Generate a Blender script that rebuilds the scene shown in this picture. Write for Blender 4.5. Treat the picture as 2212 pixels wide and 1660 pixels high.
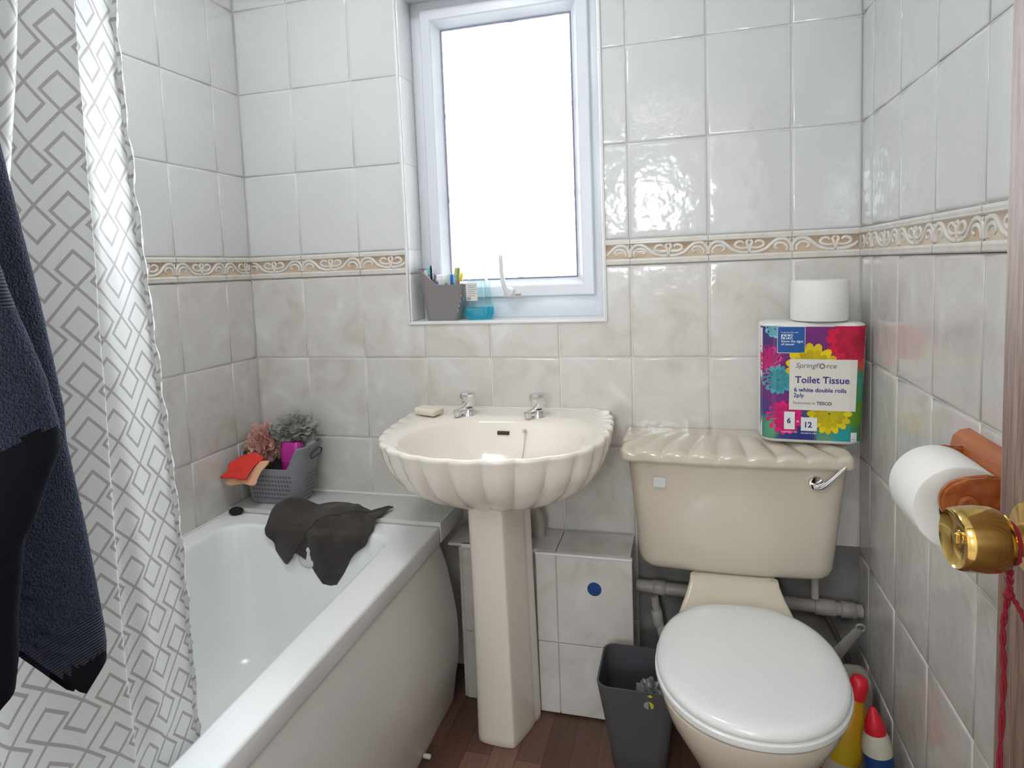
import bpy, bmesh, math, random
from mathutils import Vector, Matrix, noise
PI = math.pi
R = math.radians
for o in list(bpy.data.objects): bpy.data.objects.remove(o)
C = bpy.context.scene.collection
SC = bpy.context.scene
random.seed(7)
# ------------------------------------------------------------------ camera
cam = bpy.data.cameras.new('camera'); co = bpy.data.objects.new('camera', cam); C.objects.link(co)
right = Vector((0.96015, 0.27639, -0.0400)); fwd = Vector((-0.2785, 0.95642, -0.0864))
fwd.normalize(); right = (right - fwd*right.dot(fwd)).normalized(); up = right.cross(fwd)
M = Matrix.Identity(4)
for i in range(3):
    M[i][0] = right[i]; M[i][1] = up[i]; M[i][2] = -fwd[i]
M.translation = Vector((1.3271, -1.82095, 1.20727))
co.matrix_world = M
cam.sensor_fit = 'HORIZONTAL'; cam.sensor_width = 36; cam.lens = 1431.27/2212*36
cam.shift_x = 40.37/2212; cam.shift_y = -126.44/2212; cam.clip_start = 0.02
SC.camera = co
# ------------------------------------------------------------------ world, light, exposure
w = bpy.data.worlds.new('world'); SC.world = w; w.use_nodes = True
bg = w.node_tree.nodes['Background']; bg.inputs[0].default_value = (0.88, 0.94, 1.0, 1); bg.inputs[1].default_value = 62.0
SC.view_settings.view_transform = 'Standard'; SC.view_settings.look = 'None'
SC.view_settings.gamma = 1; SC.view_settings.use_curve_mapping = False
SC.view_settings.exposure = -0.2
def area(name, loc, rot, sx, sy, power, col=(1,1,1), portal=False, vis=True):
    l = bpy.data.lights.new(name, 'AREA'); l.shape = 'RECTANGLE'; l.size = sx; l.size_y = sy; l.energy = power; l.color = col
    o = bpy.data.objects.new(name, l); C.objects.link(o); o.location = loc; o.rotation_euler = rot
    if portal: l.cycles.is_portal = True
    return o
area('window_portal', (0.83, 0.15, 1.53), (R(-90), 0, 0), 0.56, 0.93, 1, portal=True)
area('hall_window_portal', (1.0, -4.28, 1.66), (R(90), 0, 0), 0.34, 0.46, 1, portal=True)
area('hall_fill_lamp', (0.9, -3.0, 2.32), (0, 0, 0), 0.9, 0.9, 26, (1.0, 0.97, 0.94))  # unseen lamp, added so the hall throws fill light through the doorway

area('bath_fill_lamp', (0.60, -0.80, 2.335), (0, 0, 0), 0.34, 0.34, 9.0, (0.97, 0.98, 1.0))  # added fill lamp out of view, lifts the bath and left wall

# ------------------------------------------------------------------ materials
def nodes(name):
    m = bpy.data.materials.new(name); m.use_nodes = True
    nt = m.node_tree; return m, nt, nt.nodes['Principled BSDF']
def mat(name, col, rough=0.5, metal=0, spec=0.5, coat=0, bump=None, vary=None, sheen=0, trans=0, ior=1.45, alpha=1, sss=0):
    m, nt, b = nodes(name)
    b.inputs['Base Color'].default_value = (*col, 1); b.inputs['Roughness'].default_value = rough
    b.inputs['Metallic'].default_value = metal; b.inputs['Specular IOR Level'].default_value = spec
    b.inputs['Coat Weight'].default_value = coat; b.inputs['Coat Roughness'].default_value = 0.05
    b.inputs['Transmission Weight'].default_value = trans; b.inputs['IOR'].default_value = ior
    b.inputs['Sheen Weight'].default_value = sheen; b.inputs['Alpha'].default_value = alpha
    if sss:
        b.inputs['Subsurface Weight'].default_value = sss; b.inputs['Subsurface Radius'].default_value = (.01, .01, .01)
    tc = nt.nodes.new('ShaderNodeTexCoord')
    if vary:
        sc, amt, col2 = vary
        n = nt.nodes.new('ShaderNodeTexNoise'); n.inputs['Scale'].default_value = sc; n.inputs['Detail'].default_value = 5
        nt.links.new(tc.outputs['Object'], n.inputs['Vector'])
        r = nt.nodes.new('ShaderNodeMapRange'); r.inputs[1].default_value = .35; r.inputs[2].default_value = .65; r.inputs[4].default_value = amt
        nt.links.new(n.outputs['Fac'], r.inputs[0])
        mx = nt.nodes.new('ShaderNodeMix'); mx.data_type = 'RGBA'
        mx.inputs[6].default_value = (*col, 1); mx.inputs[7].default_value = (*col2, 1)
        nt.links.new(r.outputs[0], mx.inputs[0]); nt.links.new(mx.outputs[2], b.inputs['Base Color'])
    if bump:
        sc, st, dist = bump
        n = nt.nodes.new('ShaderNodeTexNoise'); n.inputs['Scale'].default_value = sc; n.inputs['Detail'].default_value = 3
        nt.links.new(tc.outputs['Object'], n.inputs['Vector'])
        bp = nt.nodes.new('ShaderNodeBump'); bp.inputs['Strength'].default_value = st; bp.inputs['Distance'].default_value = dist
        nt.links.new(n.outputs['Fac'], bp.inputs['Height']); nt.links.new(bp.outputs[0], b.inputs['Normal'])
    return m

def tile_mat(name, cols, scale, rough, bumps):
    m, nt, b = nodes(name); L = nt.links.new
    geo = nt.nodes.new('ShaderNodeNewGeometry')
    vor = nt.nodes.new('ShaderNodeVectorMath'); vor.operation = 'ADD'
    at = nt.nodes.new('ShaderNodeAttribute'); at.attribute_name = 'tile_rand'
    sc = nt.nodes.new('ShaderNodeVectorMath'); sc.operation = 'SCALE'; sc.inputs['Scale'].default_value = 31.0
    L(at.outputs['Vector'], sc.inputs[0]); L(geo.outputs['Position'], vor.inputs[0]); L(sc.outputs[0], vor.inputs[1])
    n1 = nt.nodes.new('ShaderNodeTexNoise'); n1.inputs['Scale'].default_value = scale; n1.inputs['Detail'].default_value = 6
    n1.inputs['Distortion'].default_value = 0.8; L(vor.outputs[0], n1.inputs['Vector'])
    cr = nt.nodes.new('ShaderNodeValToRGB'); L(n1.outputs['Fac'], cr.inputs[0])
    e = cr.color_ramp.elements; e[0].position = .3; e[0].color = (*cols[0], 1); e[1].position = .72; e[1].color = (*cols[-1], 1)
    for i, c in enumerate(cols[1:-1]):
        x = e.new(.3+.42*(i+1)/(len(cols)-1)); x.color = (*c, 1)
    L(cr.outputs[0], b.inputs['Base Color']); b.inputs['Roughness'].default_value = rough
    b.inputs['Specular IOR Level'].default_value = .5
    n2 = nt.nodes.new('ShaderNodeTexNoise'); n2.inputs['Scale'].default_value = bumps[0]; n2.inputs['Detail'].default_value = 2.5
    L(vor.outputs[0], n2.inputs['Vector'])
    bp = nt.nodes.new('ShaderNodeBump'); bp.inputs['Strength'].default_value = bumps[1]; bp.inputs['Distance'].default_value = .004
    L(n2.outputs['Fac'], bp.inputs['Height']); L(bp.outputs[0], b.inputs['Normal'])
    return m
M_up = tile_mat('white_glazed_tile', [(.665,.68,.675), (.68,.695,.69), (.695,.71,.705)], 3.0, .12, (24, .42))
M_lo = tile_mat('beige_marbled_tile', [(.57,.54,.495), (.64,.615,.575), (.665,.645,.615), (.735,.72,.69)], 9, .15, (24, .42))
M_grout = mat('grout', (.74,.73,.70), .8, bump=(200,.3,.001))
M_border = mat('border_cream_glaze', (.74,.715,.675), .15, vary=(30,1,(.68,.645,.59)))
M_bordbg = mat('border_tan_glaze', (.47,.33,.215), .18, vary=(9,1,(.60,.49,.37)))
M_plaster = mat('painted_plaster', (.90,.89,.87), .85, bump=(60,.15,.002))
M_hall = mat('hall_paint', (.86,.84,.80), .9)
M_upvc = mat('white_upvc', (.74,.77,.82), .28)
M_pvctrim = mat('white_pvc_trim', (.78,.78,.78), .3)
M_cream = mat('champagne_ceramic', (.63,.57,.465), .12, coat=.3, vary=(3,1,(.61,.545,.44)))
M_basin = mat('ivory_ceramic', (.86,.80,.715), .12, coat=.3, vary=(3,1,(.85,.78,.68)))
M_bath = mat('white_acrylic', (.86,.88,.88), .16)
M_panel = mat('bath_panel_acrylic', (.76,.75,.725), .30)
M_seat = mat('white_seat_plastic', (.80,.815,.805), .2, coat=.3)
M_chrome = mat('chrome', (.75,.75,.75), .07, 1)
M_brass = mat('polished_brass', (.62,.42,.13), .13, 1, bump=(14,.06,.004))
M_pipe = mat('aged_white_plastic_pipe', (.48,.46,.42), .45, vary=(14,1,(.33,.31,.28)))
M_black = mat('black_rubber', (.012,.012,.012), .6)
M_dark = mat('dark_gap', (.02,.02,.025), .9)
def wood_mat(name, c1, c2, scale, rough, axis, bumpst=.2):
    m, nt, b = nodes(name); L = nt.links.new
    geo = nt.nodes.new('ShaderNodeNewGeometry'); mp = nt.nodes.new('ShaderNodeMapping')
    s = [scale]*3; s[axis] = scale*.05; mp.inputs['Scale'].default_value = s
    L(geo.outputs['Position'], mp.inputs['Vector'])
    n = nt.nodes.new('ShaderNodeTexNoise'); n.inputs['Scale'].default_value = 1; n.inputs['Detail'].default_value = 7; n.inputs['Distortion'].default_value = .6
    L(mp.outputs[0], n.inputs['Vector'])
    cr = nt.nodes.new('ShaderNodeValToRGB'); L(n.outputs['Fac'], cr.inputs[0])
    cr.color_ramp.elements[0].position = .33; cr.color_ramp.elements[0].color = (*c1, 1)
    cr.color_ramp.elements[1].position = .66; cr.color_ramp.elements[1].color = (*c2, 1)
    L(cr.outputs[0], b.inputs['Base Color']); b.inputs['Roughness'].default_value = rough
    bp = nt.nodes.new('ShaderNodeBump'); bp.inputs['Strength'].default_value = bumpst; bp.inputs['Distance'].default_value = .001
    L(n.outputs['Fac'], bp.inputs['Height']); L(bp.outputs[0], b.inputs['Normal'])
    return m
M_door = wood_mat('brown_door_veneer', (.075,.036,.022), (.19,.115,.08), 240, .62, 2)
M_orange_wood = wood_mat('varnished_orange_pine', (.30,.065,.014), (.48,.14,.035), 60, .2, 1, .1)
def floor_mat():
    m, nt, b = nodes('wood_plank_vinyl'); L = nt.links.new
    geo = nt.nodes.new('ShaderNodeNewGeometry')
    sx = nt.nodes.new('ShaderNodeMapping'); sx.inputs['Rotation'].default_value = (0,0,R(90))
    L(geo.outputs['Position'], sx.inputs['Vector'])
    br = nt.nodes.new('ShaderNodeTexBrick'); br.inputs['Scale'].default_value = 1
    br.inputs['Brick Width'].default_value = .55; br.inputs['Row Height'].default_value = .065
    br.inputs['Mortar Size'].default_value = .0007; br.inputs['Color1'].default_value = (.13,.065,.045,1)
    br.inputs['Color2'].default_value = (.27,.15,.11,1); br.inputs['Mortar'].default_value = (.05,.03,.02,1)
    br.offset = .37
    L(sx.outputs[0], br.inputs['Vector'])
    mp = nt.nodes.new('ShaderNodeMapping'); mp.inputs['Scale'].default_value = (90, 5, 5)
    L(geo.outputs['Position'], mp.inputs['Vector'])
    n = nt.nodes.new('ShaderNodeTexNoise'); n.inputs['Scale'].default_value = 1; n.inputs['Detail'].default_value = 6
    L(mp.outputs[0], n.inputs['Vector'])
    mx = nt.nodes.new('ShaderNodeMix'); mx.data_type = 'RGBA'; mx.blend_type = 'MULTIPLY'; mx.inputs[0].default_value = .75
    cr = nt.nodes.new('ShaderNodeValToRGB'); L(n.outputs['Fac'], cr.inputs[0])
    cr.color_ramp.elements[0].color = (.45,.45,.45,1); cr.color_ramp.elements[1].color = (1.3,1.25,1.2,1)
    L(br.outputs['Color'], mx.inputs[6]); L(cr.outputs[0], mx.inputs[7]); L(mx.outputs[2], b.inputs['Base Color'])
    b.inputs['Roughness'].default_value = .42
    return m
M_floor = floor_mat()
def glass_mat():
    m, nt, b = nodes('window_glass'); L = nt.links.new
    nt.nodes.remove(b)
    tr = nt.nodes.new('ShaderNodeBsdfTransparent'); gl = nt.nodes.new('ShaderNodeBsdfGlossy'); gl.inputs['Roughness'].default_value = .02
    fr = nt.nodes.new('ShaderNodeFresnel'); mx = nt.nodes.new('ShaderNodeMixShader')
    L(fr.outputs[0], mx.inputs[0]); L(tr.outputs[0], mx.inputs[1]); L(gl.outputs[0], mx.inputs[2])
    L(mx.outputs[0], nt.nodes['Material Output'].inputs[0]); return m
M_glass = glass_mat()
def vcol_mat(name, rough=.3):
    m, nt, b = nodes(name); a = nt.nodes.new('ShaderNodeAttribute'); a.attribute_name = 'Col'
    nt.links.new(a.outputs['Color'], b.inputs['Base Color']); b.inputs['Roughness'].default_value = rough; return m

# ------------------------------------------------------------------ helpers
def prop(o, label=None, cat=None, group=None, kind=None):
    if label: o['label'] = label
    if cat: o['category'] = cat
    if group: o['group'] = group
    if kind: o['kind'] = kind
    return o
def thing(name, loc, label, cat, group=None):
    o = bpy.data.objects.new(name, None); C.objects.link(o); o.location = loc; o.empty_display_size = .02
    return prop(o, label, cat, group)
def wloc(o):
    v = Vector((0,0,0))
    while o: v += o.location; o = o.parent
    return v
def link(name, me, m=None, parent=None, origin=None, smooth=False):
    """vertices are given in room coordinates"""
    org = wloc(parent) if parent else Vector(origin if origin else (0,0,0))
    me.transform(Matrix.Translation(-org))
    o = bpy.data.objects.new(name, me); C.objects.link(o)
    if m is not None:
        for k in (m if isinstance(m, (list, tuple)) else [m]): me.materials.append(k)
    if parent: o.parent = parent
    else: o.location = org
    if smooth:
        for p in me.polygons: p.use_smooth = True
        try: me.set_sharp_from_angle(angle=R(smooth if smooth > 1 else 40))
        except Exception: pass
    return o
def frombm(name, bm, *a, **k):
    bmesh.ops.recalc_face_normals(bm, faces=bm.faces[:])
    me = bpy.data.meshes.new(name); bm.to_mesh(me); bm.free(); return link(name, me, *a, **k)
def pydata(name, V, F, *a, **k):
    me = bpy.data.meshes.new(name); me.from_pydata([tuple(v) for v in V], [], F); me.update(); return link(name, me, *a, **k)
def addbox(bm, x0, x1, y0, y1, z0, z1, bev=0, seg=2, mi=0, mtx=None):
    vs = [bm.verts.new((x,y,z)) for x in (x0,x1) for y in (y0,y1) for z in (z0,z1)]
    fs = [bm.faces.new([vs[i] for i in q]) for q in ((0,1,3,2),(4,6,7,5),(0,4,5,1),(2,3,7,6),(0,2,6,4),(1,5,7,3))]
    for f in fs: f.material_index = mi
    allv = vs
    if bev:
        r = bmesh.ops.bevel(bm, geom=list({e for f in fs for e in f.edges}), offset=bev, segments=seg, affect='EDGES', profile=.5, clamp_overlap=True)
        allv = list({v for f in r['faces'] for v in f.verts} | {v for v in vs if v.is_valid})
        for f in r['faces']: f.material_index = mi
    if mtx is not None:
        for v in allv: v.co = mtx @ v.co
    return allv
def box(name, x0, x1, y0, y1, z0, z1, m, parent=None, bev=0, seg=2, origin=None):
    bm = bmesh.new(); addbox(bm, x0,x1,y0,y1,z0,z1,bev,seg)
    if not parent and origin is None: origin = ((x0+x1)/2,(y0+y1)/2,z0)
    return frombm(name, bm, m, parent, origin, 30 if bev else False)
def loft(bm, rings, close=True, cap0=True, cap1=True, mi=0, closeloop=False):
    R_ = [[bm.verts.new(p) for p in r] for r in rings]; n = len(R_[0])
    pairs = list(zip(R_, R_[1:])) + ([(R_[-1], R_[0])] if closeloop else [])
    for a, b in pairs:
        for i in range(n if close else n-1):
            j = (i+1) % n; f = bm.faces.new((a[i], a[j], b[j], b[i])); f.material_index = mi
    if cap0 and not closeloop: bm.faces.new(R_[0][::-1]).material_index = mi
    if cap1 and not closeloop: bm.faces.new(R_[-1]).material_index = mi
    return R_
def frame_of(d):
    d = Vector(d).normalized(); a = Vector((0,0,1)) if abs(d.z) < .9 else Vector((1,0,0))
    u = d.cross(a).normalized(); return u, d.cross(u).normalized()
def lathe(bm, base, axis, prof, n=32, mi=0, cap0=True, cap1=True):
    """prof: list of (distance along axis, radius)"""
    base = Vector(base); axis = Vector(axis).normalized(); u, v = frame_of(axis)
    rings = [[base+axis*h+(u*math.cos(2*PI*i/n)+v*math.sin(2*PI*i/n))*max(r,1e-5) for i in range(n)] for h, r in prof]
    return loft(bm, rings, mi=mi, cap0=cap0, cap1=cap1)
def tube(bm, pts, r, n=10, mi=0, cap=True, closed=False):
    pts = [Vector(p) for p in pts]; rings = []; u = None
    for i, p in enumerate(pts):
        if closed: d = pts[(i+1) % len(pts)] - pts[i-1]
        else: d = pts[min(i+1,len(pts)-1)] - pts[max(i-1,0)]
        d.normalize()
        if u is None: u, v = frame_of(d)
        else:
            u = (u - d*u.dot(d)).normalized(); v = d.cross(u)
        rr = r[i] if isinstance(r, (list, tuple)) else r
        rings.append([p+(u*math.cos(2*PI*k/n)+v*math.sin(2*PI*k/n))*rr for k in range(n)])
    loft(bm, rings, mi=mi, cap0=cap, cap1=cap, closeloop=closed)
def smooth_pts(P, k=6, closed=False):
    """Catmull-Rom"""
    P = [Vector(p) for p in P]; out = []; n = len(P)
    rng = range(n if closed else n-1)
    for i in rng:
        if closed: a,b,c,d = P[i-1],P[i],P[(i+1)%n],P[(i+2)%n]
        else: a,b,c,d = P[max(i-1,0)],P[i],P[i+1],P[min(i+2,n-1)]
        for j in range(k):
            t = j/k
            out.append(.5*((2*b)+(-a+c)*t+(2*a-5*b+4*c-d)*t*t+(-a+3*b-3*c+d)*t**3))
    if not closed: out.append(P[-1])
    return out
def rrect(x0, x1, y0, y1, r, z, k=5):
    out = []
    for cx, cy, a0 in ((x1-r,y1-r,0),(x0+r,y1-r,90),(x0+r,y0+r,180),(x1-r,y0+r,270)):
        for i in range(k+1):
            a = R(a0+90*i/k); out.append((cx+r*math.cos(a), cy+r*math.sin(a), z))
    return out
def dens(pts, L=.008):
    out = []
    for i, a in enumerate(pts):
        b = pts[(i+1) % len(pts)]; n = max(1, int(math.dist(a[:2], b[:2])/L)) if L else 1
        for j in range(n): out.append(tuple(a[m]+(b[m]-a[m])*j/n for m in range(3)))
    return out
def densn(pts, k, n=14):
    out = []
    for i, a in enumerate(pts):
        b = pts[(i+1) % len(pts)]; q = n if i % (k+1) == k else 1
        for j in range(q): out.append(tuple(a[m]+(b[m]-a[m])*j/q for m in range(3)))
    return out
def grid(name, nu, nv, f, m, parent=None, thick=0, smooth=True, origin=None, uvf=None):
    V = [f(i/nu, j/nv) for j in range(nv+1) for i in range(nu+1)]
    F = [(j*(nu+1)+i, j*(nu+1)+i+1, (j+1)*(nu+1)+i+1, (j+1)*(nu+1)+i) for j in range(nv) for i in range(nu)]
    o = pydata(name, V, F, m, parent, origin)
    for p in o.data.polygons: p.use_smooth = True
    if uvf:
        uv = o.data.uv_layers.new(name='UVMap')
        for l in o.data.loops:
            k = l.vertex_index; uv.data[l.index].uv = uvf((k % (nu+1))/nu, (k//(nu+1))/nv)
    if thick:
        s = o.modifiers.new('thickness', 'SOLIDIFY'); s.thickness = thick; s.offset = 0
    return o
def text_obj(name, s, size, mtx, m, parent, ext=.0002, shear=0, align='LEFT', bold=0, sx=1):
    c = bpy.data.curves.new('t', 'FONT'); c.body = s; c.size = size; c.extrude = ext; c.shear = shear; c.align_x = align; c.offset = bold
    c.resolution_u = 3
    t = bpy.data.objects.new('t', c); C.objects.link(t)
    me = bpy.data.meshes.new_from_object(t.evaluated_get(bpy.context.evaluated_depsgraph_get()))
    bpy.data.objects.remove(t); bpy.data.curves.remove(c)
    me.transform(mtx @ Matrix.Diagonal((sx,1,1,1)))
    return link(name, me, m, parent)

# ------------------------------------------------------------------ tiled walls
W = 1.744; HC = 2.35; YF = -1.875; ZB = 1.2; ZT = 1.2717
def us(first, lo, hi):
    L = [lo]; x = first
    while x < hi-.004:
        if x > lo+.004: L.append(x)
        x += .2
    L.append(hi); return L
zrows = [0, .2, .45, .7, .95, 1.2, ZT, ZT+.25, ZT+.5, ZT+.75, ZT+1.0, HC]
def tile_wall(name, umap, ulines, depth_dir, hole=None, rows=zrows):
    """umap(u, d, z) -> point: u along the wall, d out of the wall into the room"""
    bm = bmesh.new(); rnd = bm.loops.layers.float_color.new('tile_rand')
    u0, u1 = ulines[0], ulines[-1]
    def q(pts, mi, rv=(0,0,0,1)):
        f = bm.faces.new([bm.verts.new(umap(*p)) for p in pts]); f.material_index = mi
        for l in f.loops: l[rnd] = rv
        return f
    q([(u0,-.002,rows[0]),(u1,-.002,rows[0]),(u1,-.002,rows[-1]),(u0,-.002,rows[-1])], 2)
    for a, b in zip(ulines, ulines[1:]):
        for c, d in zip(rows, rows[1:]):
            if abs(c-ZB) < 1e-6: continue
            rv = (random.random(), random.random(), random.random(), 1)
            tx, tz = random.uniform(-1,1)*.0035, random.uniform(-1,1)*.0035
            mi = 0 if c > 1.25 else 1
            g = .0016
            rings = []
            um, zm = (a+b)/2, (c+d)/2
            for ins, dep in ((g,-.002),(g+.0003,-.0004),(g+.0014,.0004),(g+.006,.0009),(g+.02,.0011)):
                ins = min(ins, (b-a)/2-.001, (d-c)/2-.001)
                rings.append([bm.verts.new(umap(u, dep+(u-um)*tx+(z-zm)*tz, z)) for u, z in ((a+ins,c+ins),(b-ins,c+ins),(b-ins,d-ins),(a+ins,d-ins))])
            fs = [bm.faces.new((r0[i], r0[(i+1)%4], r1[(i+1)%4], r1[i])) for r0, r1 in zip(rings, rings[1:]) for i in range(4)]
            fs.append(bm.faces.new(rings[-1]))
            for f in fs:
                f.material_index = mi; f.smooth = True
                for l in f.loops: l[rnd] = rv
    if hole:
        x0, x1, z0, z1 = hole
        for co_, no in ((x0,'u'),(x1,'u'),(z0,'z'),(z1,'z')):
            p = umap(co_ if no == 'u' else 0, 0, co_ if no == 'z' else 0)
            nn = (Vector(umap(1,0,0))-Vector(umap(0,0,0))) if no == 'u' else Vector((0,0,1))
            bmesh.ops.bisect_plane(bm, geom=bm.verts[:]+bm.edges[:]+bm.faces[:], plane_co=p, plane_no=nn, dist=1e-6)
        kill = []
        for f in bm.faces:
            c = f.calc_center_median()
            if x0 < c.x < x1 and z0 < c.z < z1: kill.append(f)
        bmesh.ops.delete(bm, geom=kill, context='FACES')
    me = bpy.data.meshes.new(name); bm.to_mesh(me); bm.free()
    o = link(name, me, [M_up, M_lo, M_grout], None, (0,0,0)); o['kind'] = 'structure'
    return o
WX0, WX1, WZ0, WZ1 = .538, 1.120, 1.052, 2.012
wb = tile_wall('wall_back', lambda u,d,z:(u,-d,z), us(.1869,0,W), -1, (WX0,WX1,WZ0,WZ1))
wl = tile_wall('wall_left', lambda u,d,z:(d,-u,z), us(.1237,0,-YF), 1)
wr = tile_wall('wall_right', lambda u,d,z:(W-d,-u,z), us(.0982,0,-YF), -1)
# masonry behind the tiles so that the walls have thickness
bm = bmesh.new()
addbox(bm, -.12, WX0-.001, .004, .24, -.05, HC+.1); addbox(bm, WX1+.001, W+.12, .004, .24, -.05, HC+.1)
addbox(bm, WX0-.001, WX1+.001, .004, .24, -.05, WZ0-.001); addbox(bm, WX0-.001, WX1+.001, .004, .24, WZ1+.001, HC+.1)
wo = frombm('wall_outer_back', bm, M_plaster); wo['kind'] = 'structure'
bm = bmesh.new(); addbox(bm, -.12, -.004, -4.4, .004, -.05, HC+.1); frombm('wall_outer_left', bm, M_plaster)['kind'] = 'structure'
bm = bmesh.new(); addbox(bm, W+.004, W+.12, -4.4, .004, -.05, HC+.1); frombm('wall_outer_right', bm, M_plaster)['kind'] = 'structure'
bm = bmesh.new(); addbox(bm, -.004, .86, YF-.1, YF, 0, HC); addbox(bm, .86, W+.004, YF-.1, YF, 2.05, HC)
addbox(bm, 1.72, W+.004, YF-.1, YF, 0, 2.05)
frombm('wall_front', bm, M_plaster)['kind'] = 'structure'
bm = bmesh.new(); addbox(bm, -.12, .83, -4.4, -4.28, 0, HC); addbox(bm, 1.17, W+.12, -4.4, -4.28, 0, HC)
addbox(bm, .83, 1.17, -4.4, -4.28, 0, 1.43); addbox(bm, .83, 1.17, -4.4, -4.28, 1.89, HC)
frombm('wall_hall', bm, M_hall)['kind'] = 'structure'
bm = bmesh.new()
addbox(bm, .84, .90, YF-.11, YF+.012, 0, 2.09, .003); addbox(bm, .90, 1.70, YF-.11, YF+.012, 2.05, 2.09, .003); addbox(bm, 1.70, 1.74, YF-.11, YF+.012, 0, 2.09, .003)
frombm('trim_1', bm, M_pvctrim)['kind'] = 'structure'
box('floor', -.1, W+.1, -1.93, .1, -.05, 0, M_floor, origin=(0,0,0))['kind'] = 'structure'
box('floor_hall', -.1, W+.1, -4.4, -1.93, -.05, .002, mat('pale_carpet', (.66,.62,.56), .95, bump=(300,.5,.003)), origin=(0,-2,0))['kind'] = 'structure'
box('ceiling', -.12, W+.12, -4.4, .24, HC, HC+.08, M_plaster, origin=(0,0,HC))['kind'] = 'structure'

# relief border tiles
def border(name, umap, ulines, hole=None):
    bm = bmesh.new(); u0, u1 = ulines[0], ulines[-1]
    segs = [(u0,u1)] if not hole else [(u0,hole[0]),(hole[1],u1)]
    H = ZT-ZB
    prof = [(0,-.002),(.0012,-.002),(.0016,.003),(.006,.0048),(.010,.0035),(.0112,.0042),(.0165,.0042),(.018,.0008),
            (.0555,.0008),(.057,.004),(.0585,.0046),(.060,.0036),(.0625,.0048),(.068,.0046),(.0705,.002),(.071,-.002),(H,-.002)]
    for a, b in segs:
        cuts = [a]+[x for x in ulines if a+.003 < x < b-.003]+[b]
        for c, d in zip(cuts, cuts[1:]):
            rows_ = [[bm.verts.new(umap(u, dd, ZB+h)) for h, dd in prof] for u in (c+.0007, d-.0007)]
            for i in range(len(prof)-1):
                f = bm.faces.new((rows_[0][i], rows_[1][i], rows_[1][i+1], rows_[0][i+1])); f.smooth = True
                f.material_index = 1 if i == 7 else (2 if i in (0,15) else 0)
    half = .1
    CUR = [([(.03,.02),(.02,.45),(.13,.88),(.32,.92),(.47,.62),(.60,.28),(.80,.08),(.99,.06)], .0036),
           ([(.12,.06),(.11,.35),(.20,.62),(.34,.62),(.40,.40),(.33,.22)], .0030),
           ([(.98,.42),(.80,.36),(.66,.55),(.70,.82),(.82,.86),(.86,.70)], .0031),
           ([(.995,.10),(.97,.5),(.93,.80),(.99,.98)], .0030),
           ([(.03,.98),(.06,.72),(.02,.5)], .0020)]
    joints = [x for x in ulines[1:-1]]
    starts = sorted({round(j,4) for j in joints} | {round(joints[0]-.2,4)} | {round(joints[-1],4)})
    for s in starts:
        for mir in (0, 1):
            for pts, r in CUR:
                P = []
                for x, z in smooth_pts([(p[0],p[1],0) for p in pts], 4) and [(p.x,p.y) for p in smooth_pts([(p[0],p[1],0) for p in pts], 4)]:
                    u = s+half*x if not mir else s+.2-half*x
                    P.append((u, ZB+.0195+.0345*z))
                P = [p for p in P if u0+.002 < p[0] < u1-.002 and not (hole and hole[0]-.002 < p[0] < hole[1]+.002)]
                if len(P) < 4: continue
                n = 6; rings = []
                for i, (u, z) in enumerate(P):
                    q0, q1 = P[max(i-1,0)], P[min(i+1,len(P)-1)]
                    dx, dz = q1[0]-q0[0], q1[1]-q0[1]; l = math.hypot(dx,dz) or 1; nx, nz = -dz/l, dx/l
                    rr = 1.35*r*(.6+.4*math.sin(PI*min(1,(i+.8)/len(P))))
                    rings.append([bm.verts.new(umap(u+nx*rr*math.cos(a), .0004+rr*.75*math.sin(a), z+nz*rr*math.cos(a))) for a in [PI*k/(n-1) for k in range(n)]])
                for a, b in zip(rings, rings[1:]):
                    for k in range(n-1):
                        f = bm.faces.new((a[k],a[k+1],b[k+1],b[k])); f.smooth = True
                for rg in (rings[0], rings[-1]): bm.faces.new(rg)
    o = frombm(name, bm, [M_border, M_bordbg, M_grout]); o['kind'] = 'structure'; return o
border('trim_2', lambda u,d,z:(u,-d,z), us(.1869,.004,W-.004), (WX0,WX1))
border('trim_3', lambda u,d,z:(d,-u,z), us(.1237,.004,1.86))
border('trim_4', lambda u,d,z:(W-d,-u,z), us(.0982,.004,1.86))

# ------------------------------------------------------------------ window
win = thing('window_1', (.83, .09, 1.052), 'white framed casement window with six bright panes above the basin', 'window')
win['kind'] = 'structure'
def rect_frame(bm, x0,x1,z0,z1, t, y0, y1, bev=.002, tb=None):
    tb = t if tb is None else tb
    addbox(bm, x0, x0+t, y0, y1, z0, z1, bev); addbox(bm, x1-t, x1, y0, y1, z0, z1, bev)
    addbox(bm, x0+t-.001, x1-t+.001, y0, y1, z0, z0+tb, bev); addbox(bm, x0+t-.001, x1-t+.001, y0, y1, z1-t, z1, bev)
# reveal: tiled sides, white sill and edge bead
bm = bmesh.new()
addbox(bm, .541, 1.117, .0, .235, WZ0, 1.058, .001)
frombm('window_sill', bm, M_pvctrim, win)
bm = bmesh.new(); rnd = None
for k, z0 in enumerate((1.058, 1.2, ZT, ZT+.25, ZT+.5)):
    z1 = (1.2, ZT, ZT+.25, ZT+.5, 2.006)[k]
    if k == 1: addbox(bm, .538, .5475, .003, .103, z0+.001, z1-.001, .003)
    else: addbox(bm, .538, .5465, .003, .103, z0+.001, z1-.001, .0015)
    addbox(bm, 1.1125, 1.121, .003, .103, z0+.001, z1-.001, .0015)
for a, b in ((.547,.72),(.722,.92),(.922,1.1115)): addbox(bm, a, b, .003, .103, 2.0035, 2.0125, .0015)
frombm('window_reveal', bm, mat('brightened_reveal_tile', (.88,.90,.90), .15, bump=(24,.3,.004)), win, smooth=30)  # wall tile white made brighter, window light on the reveal put into the colour
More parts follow.
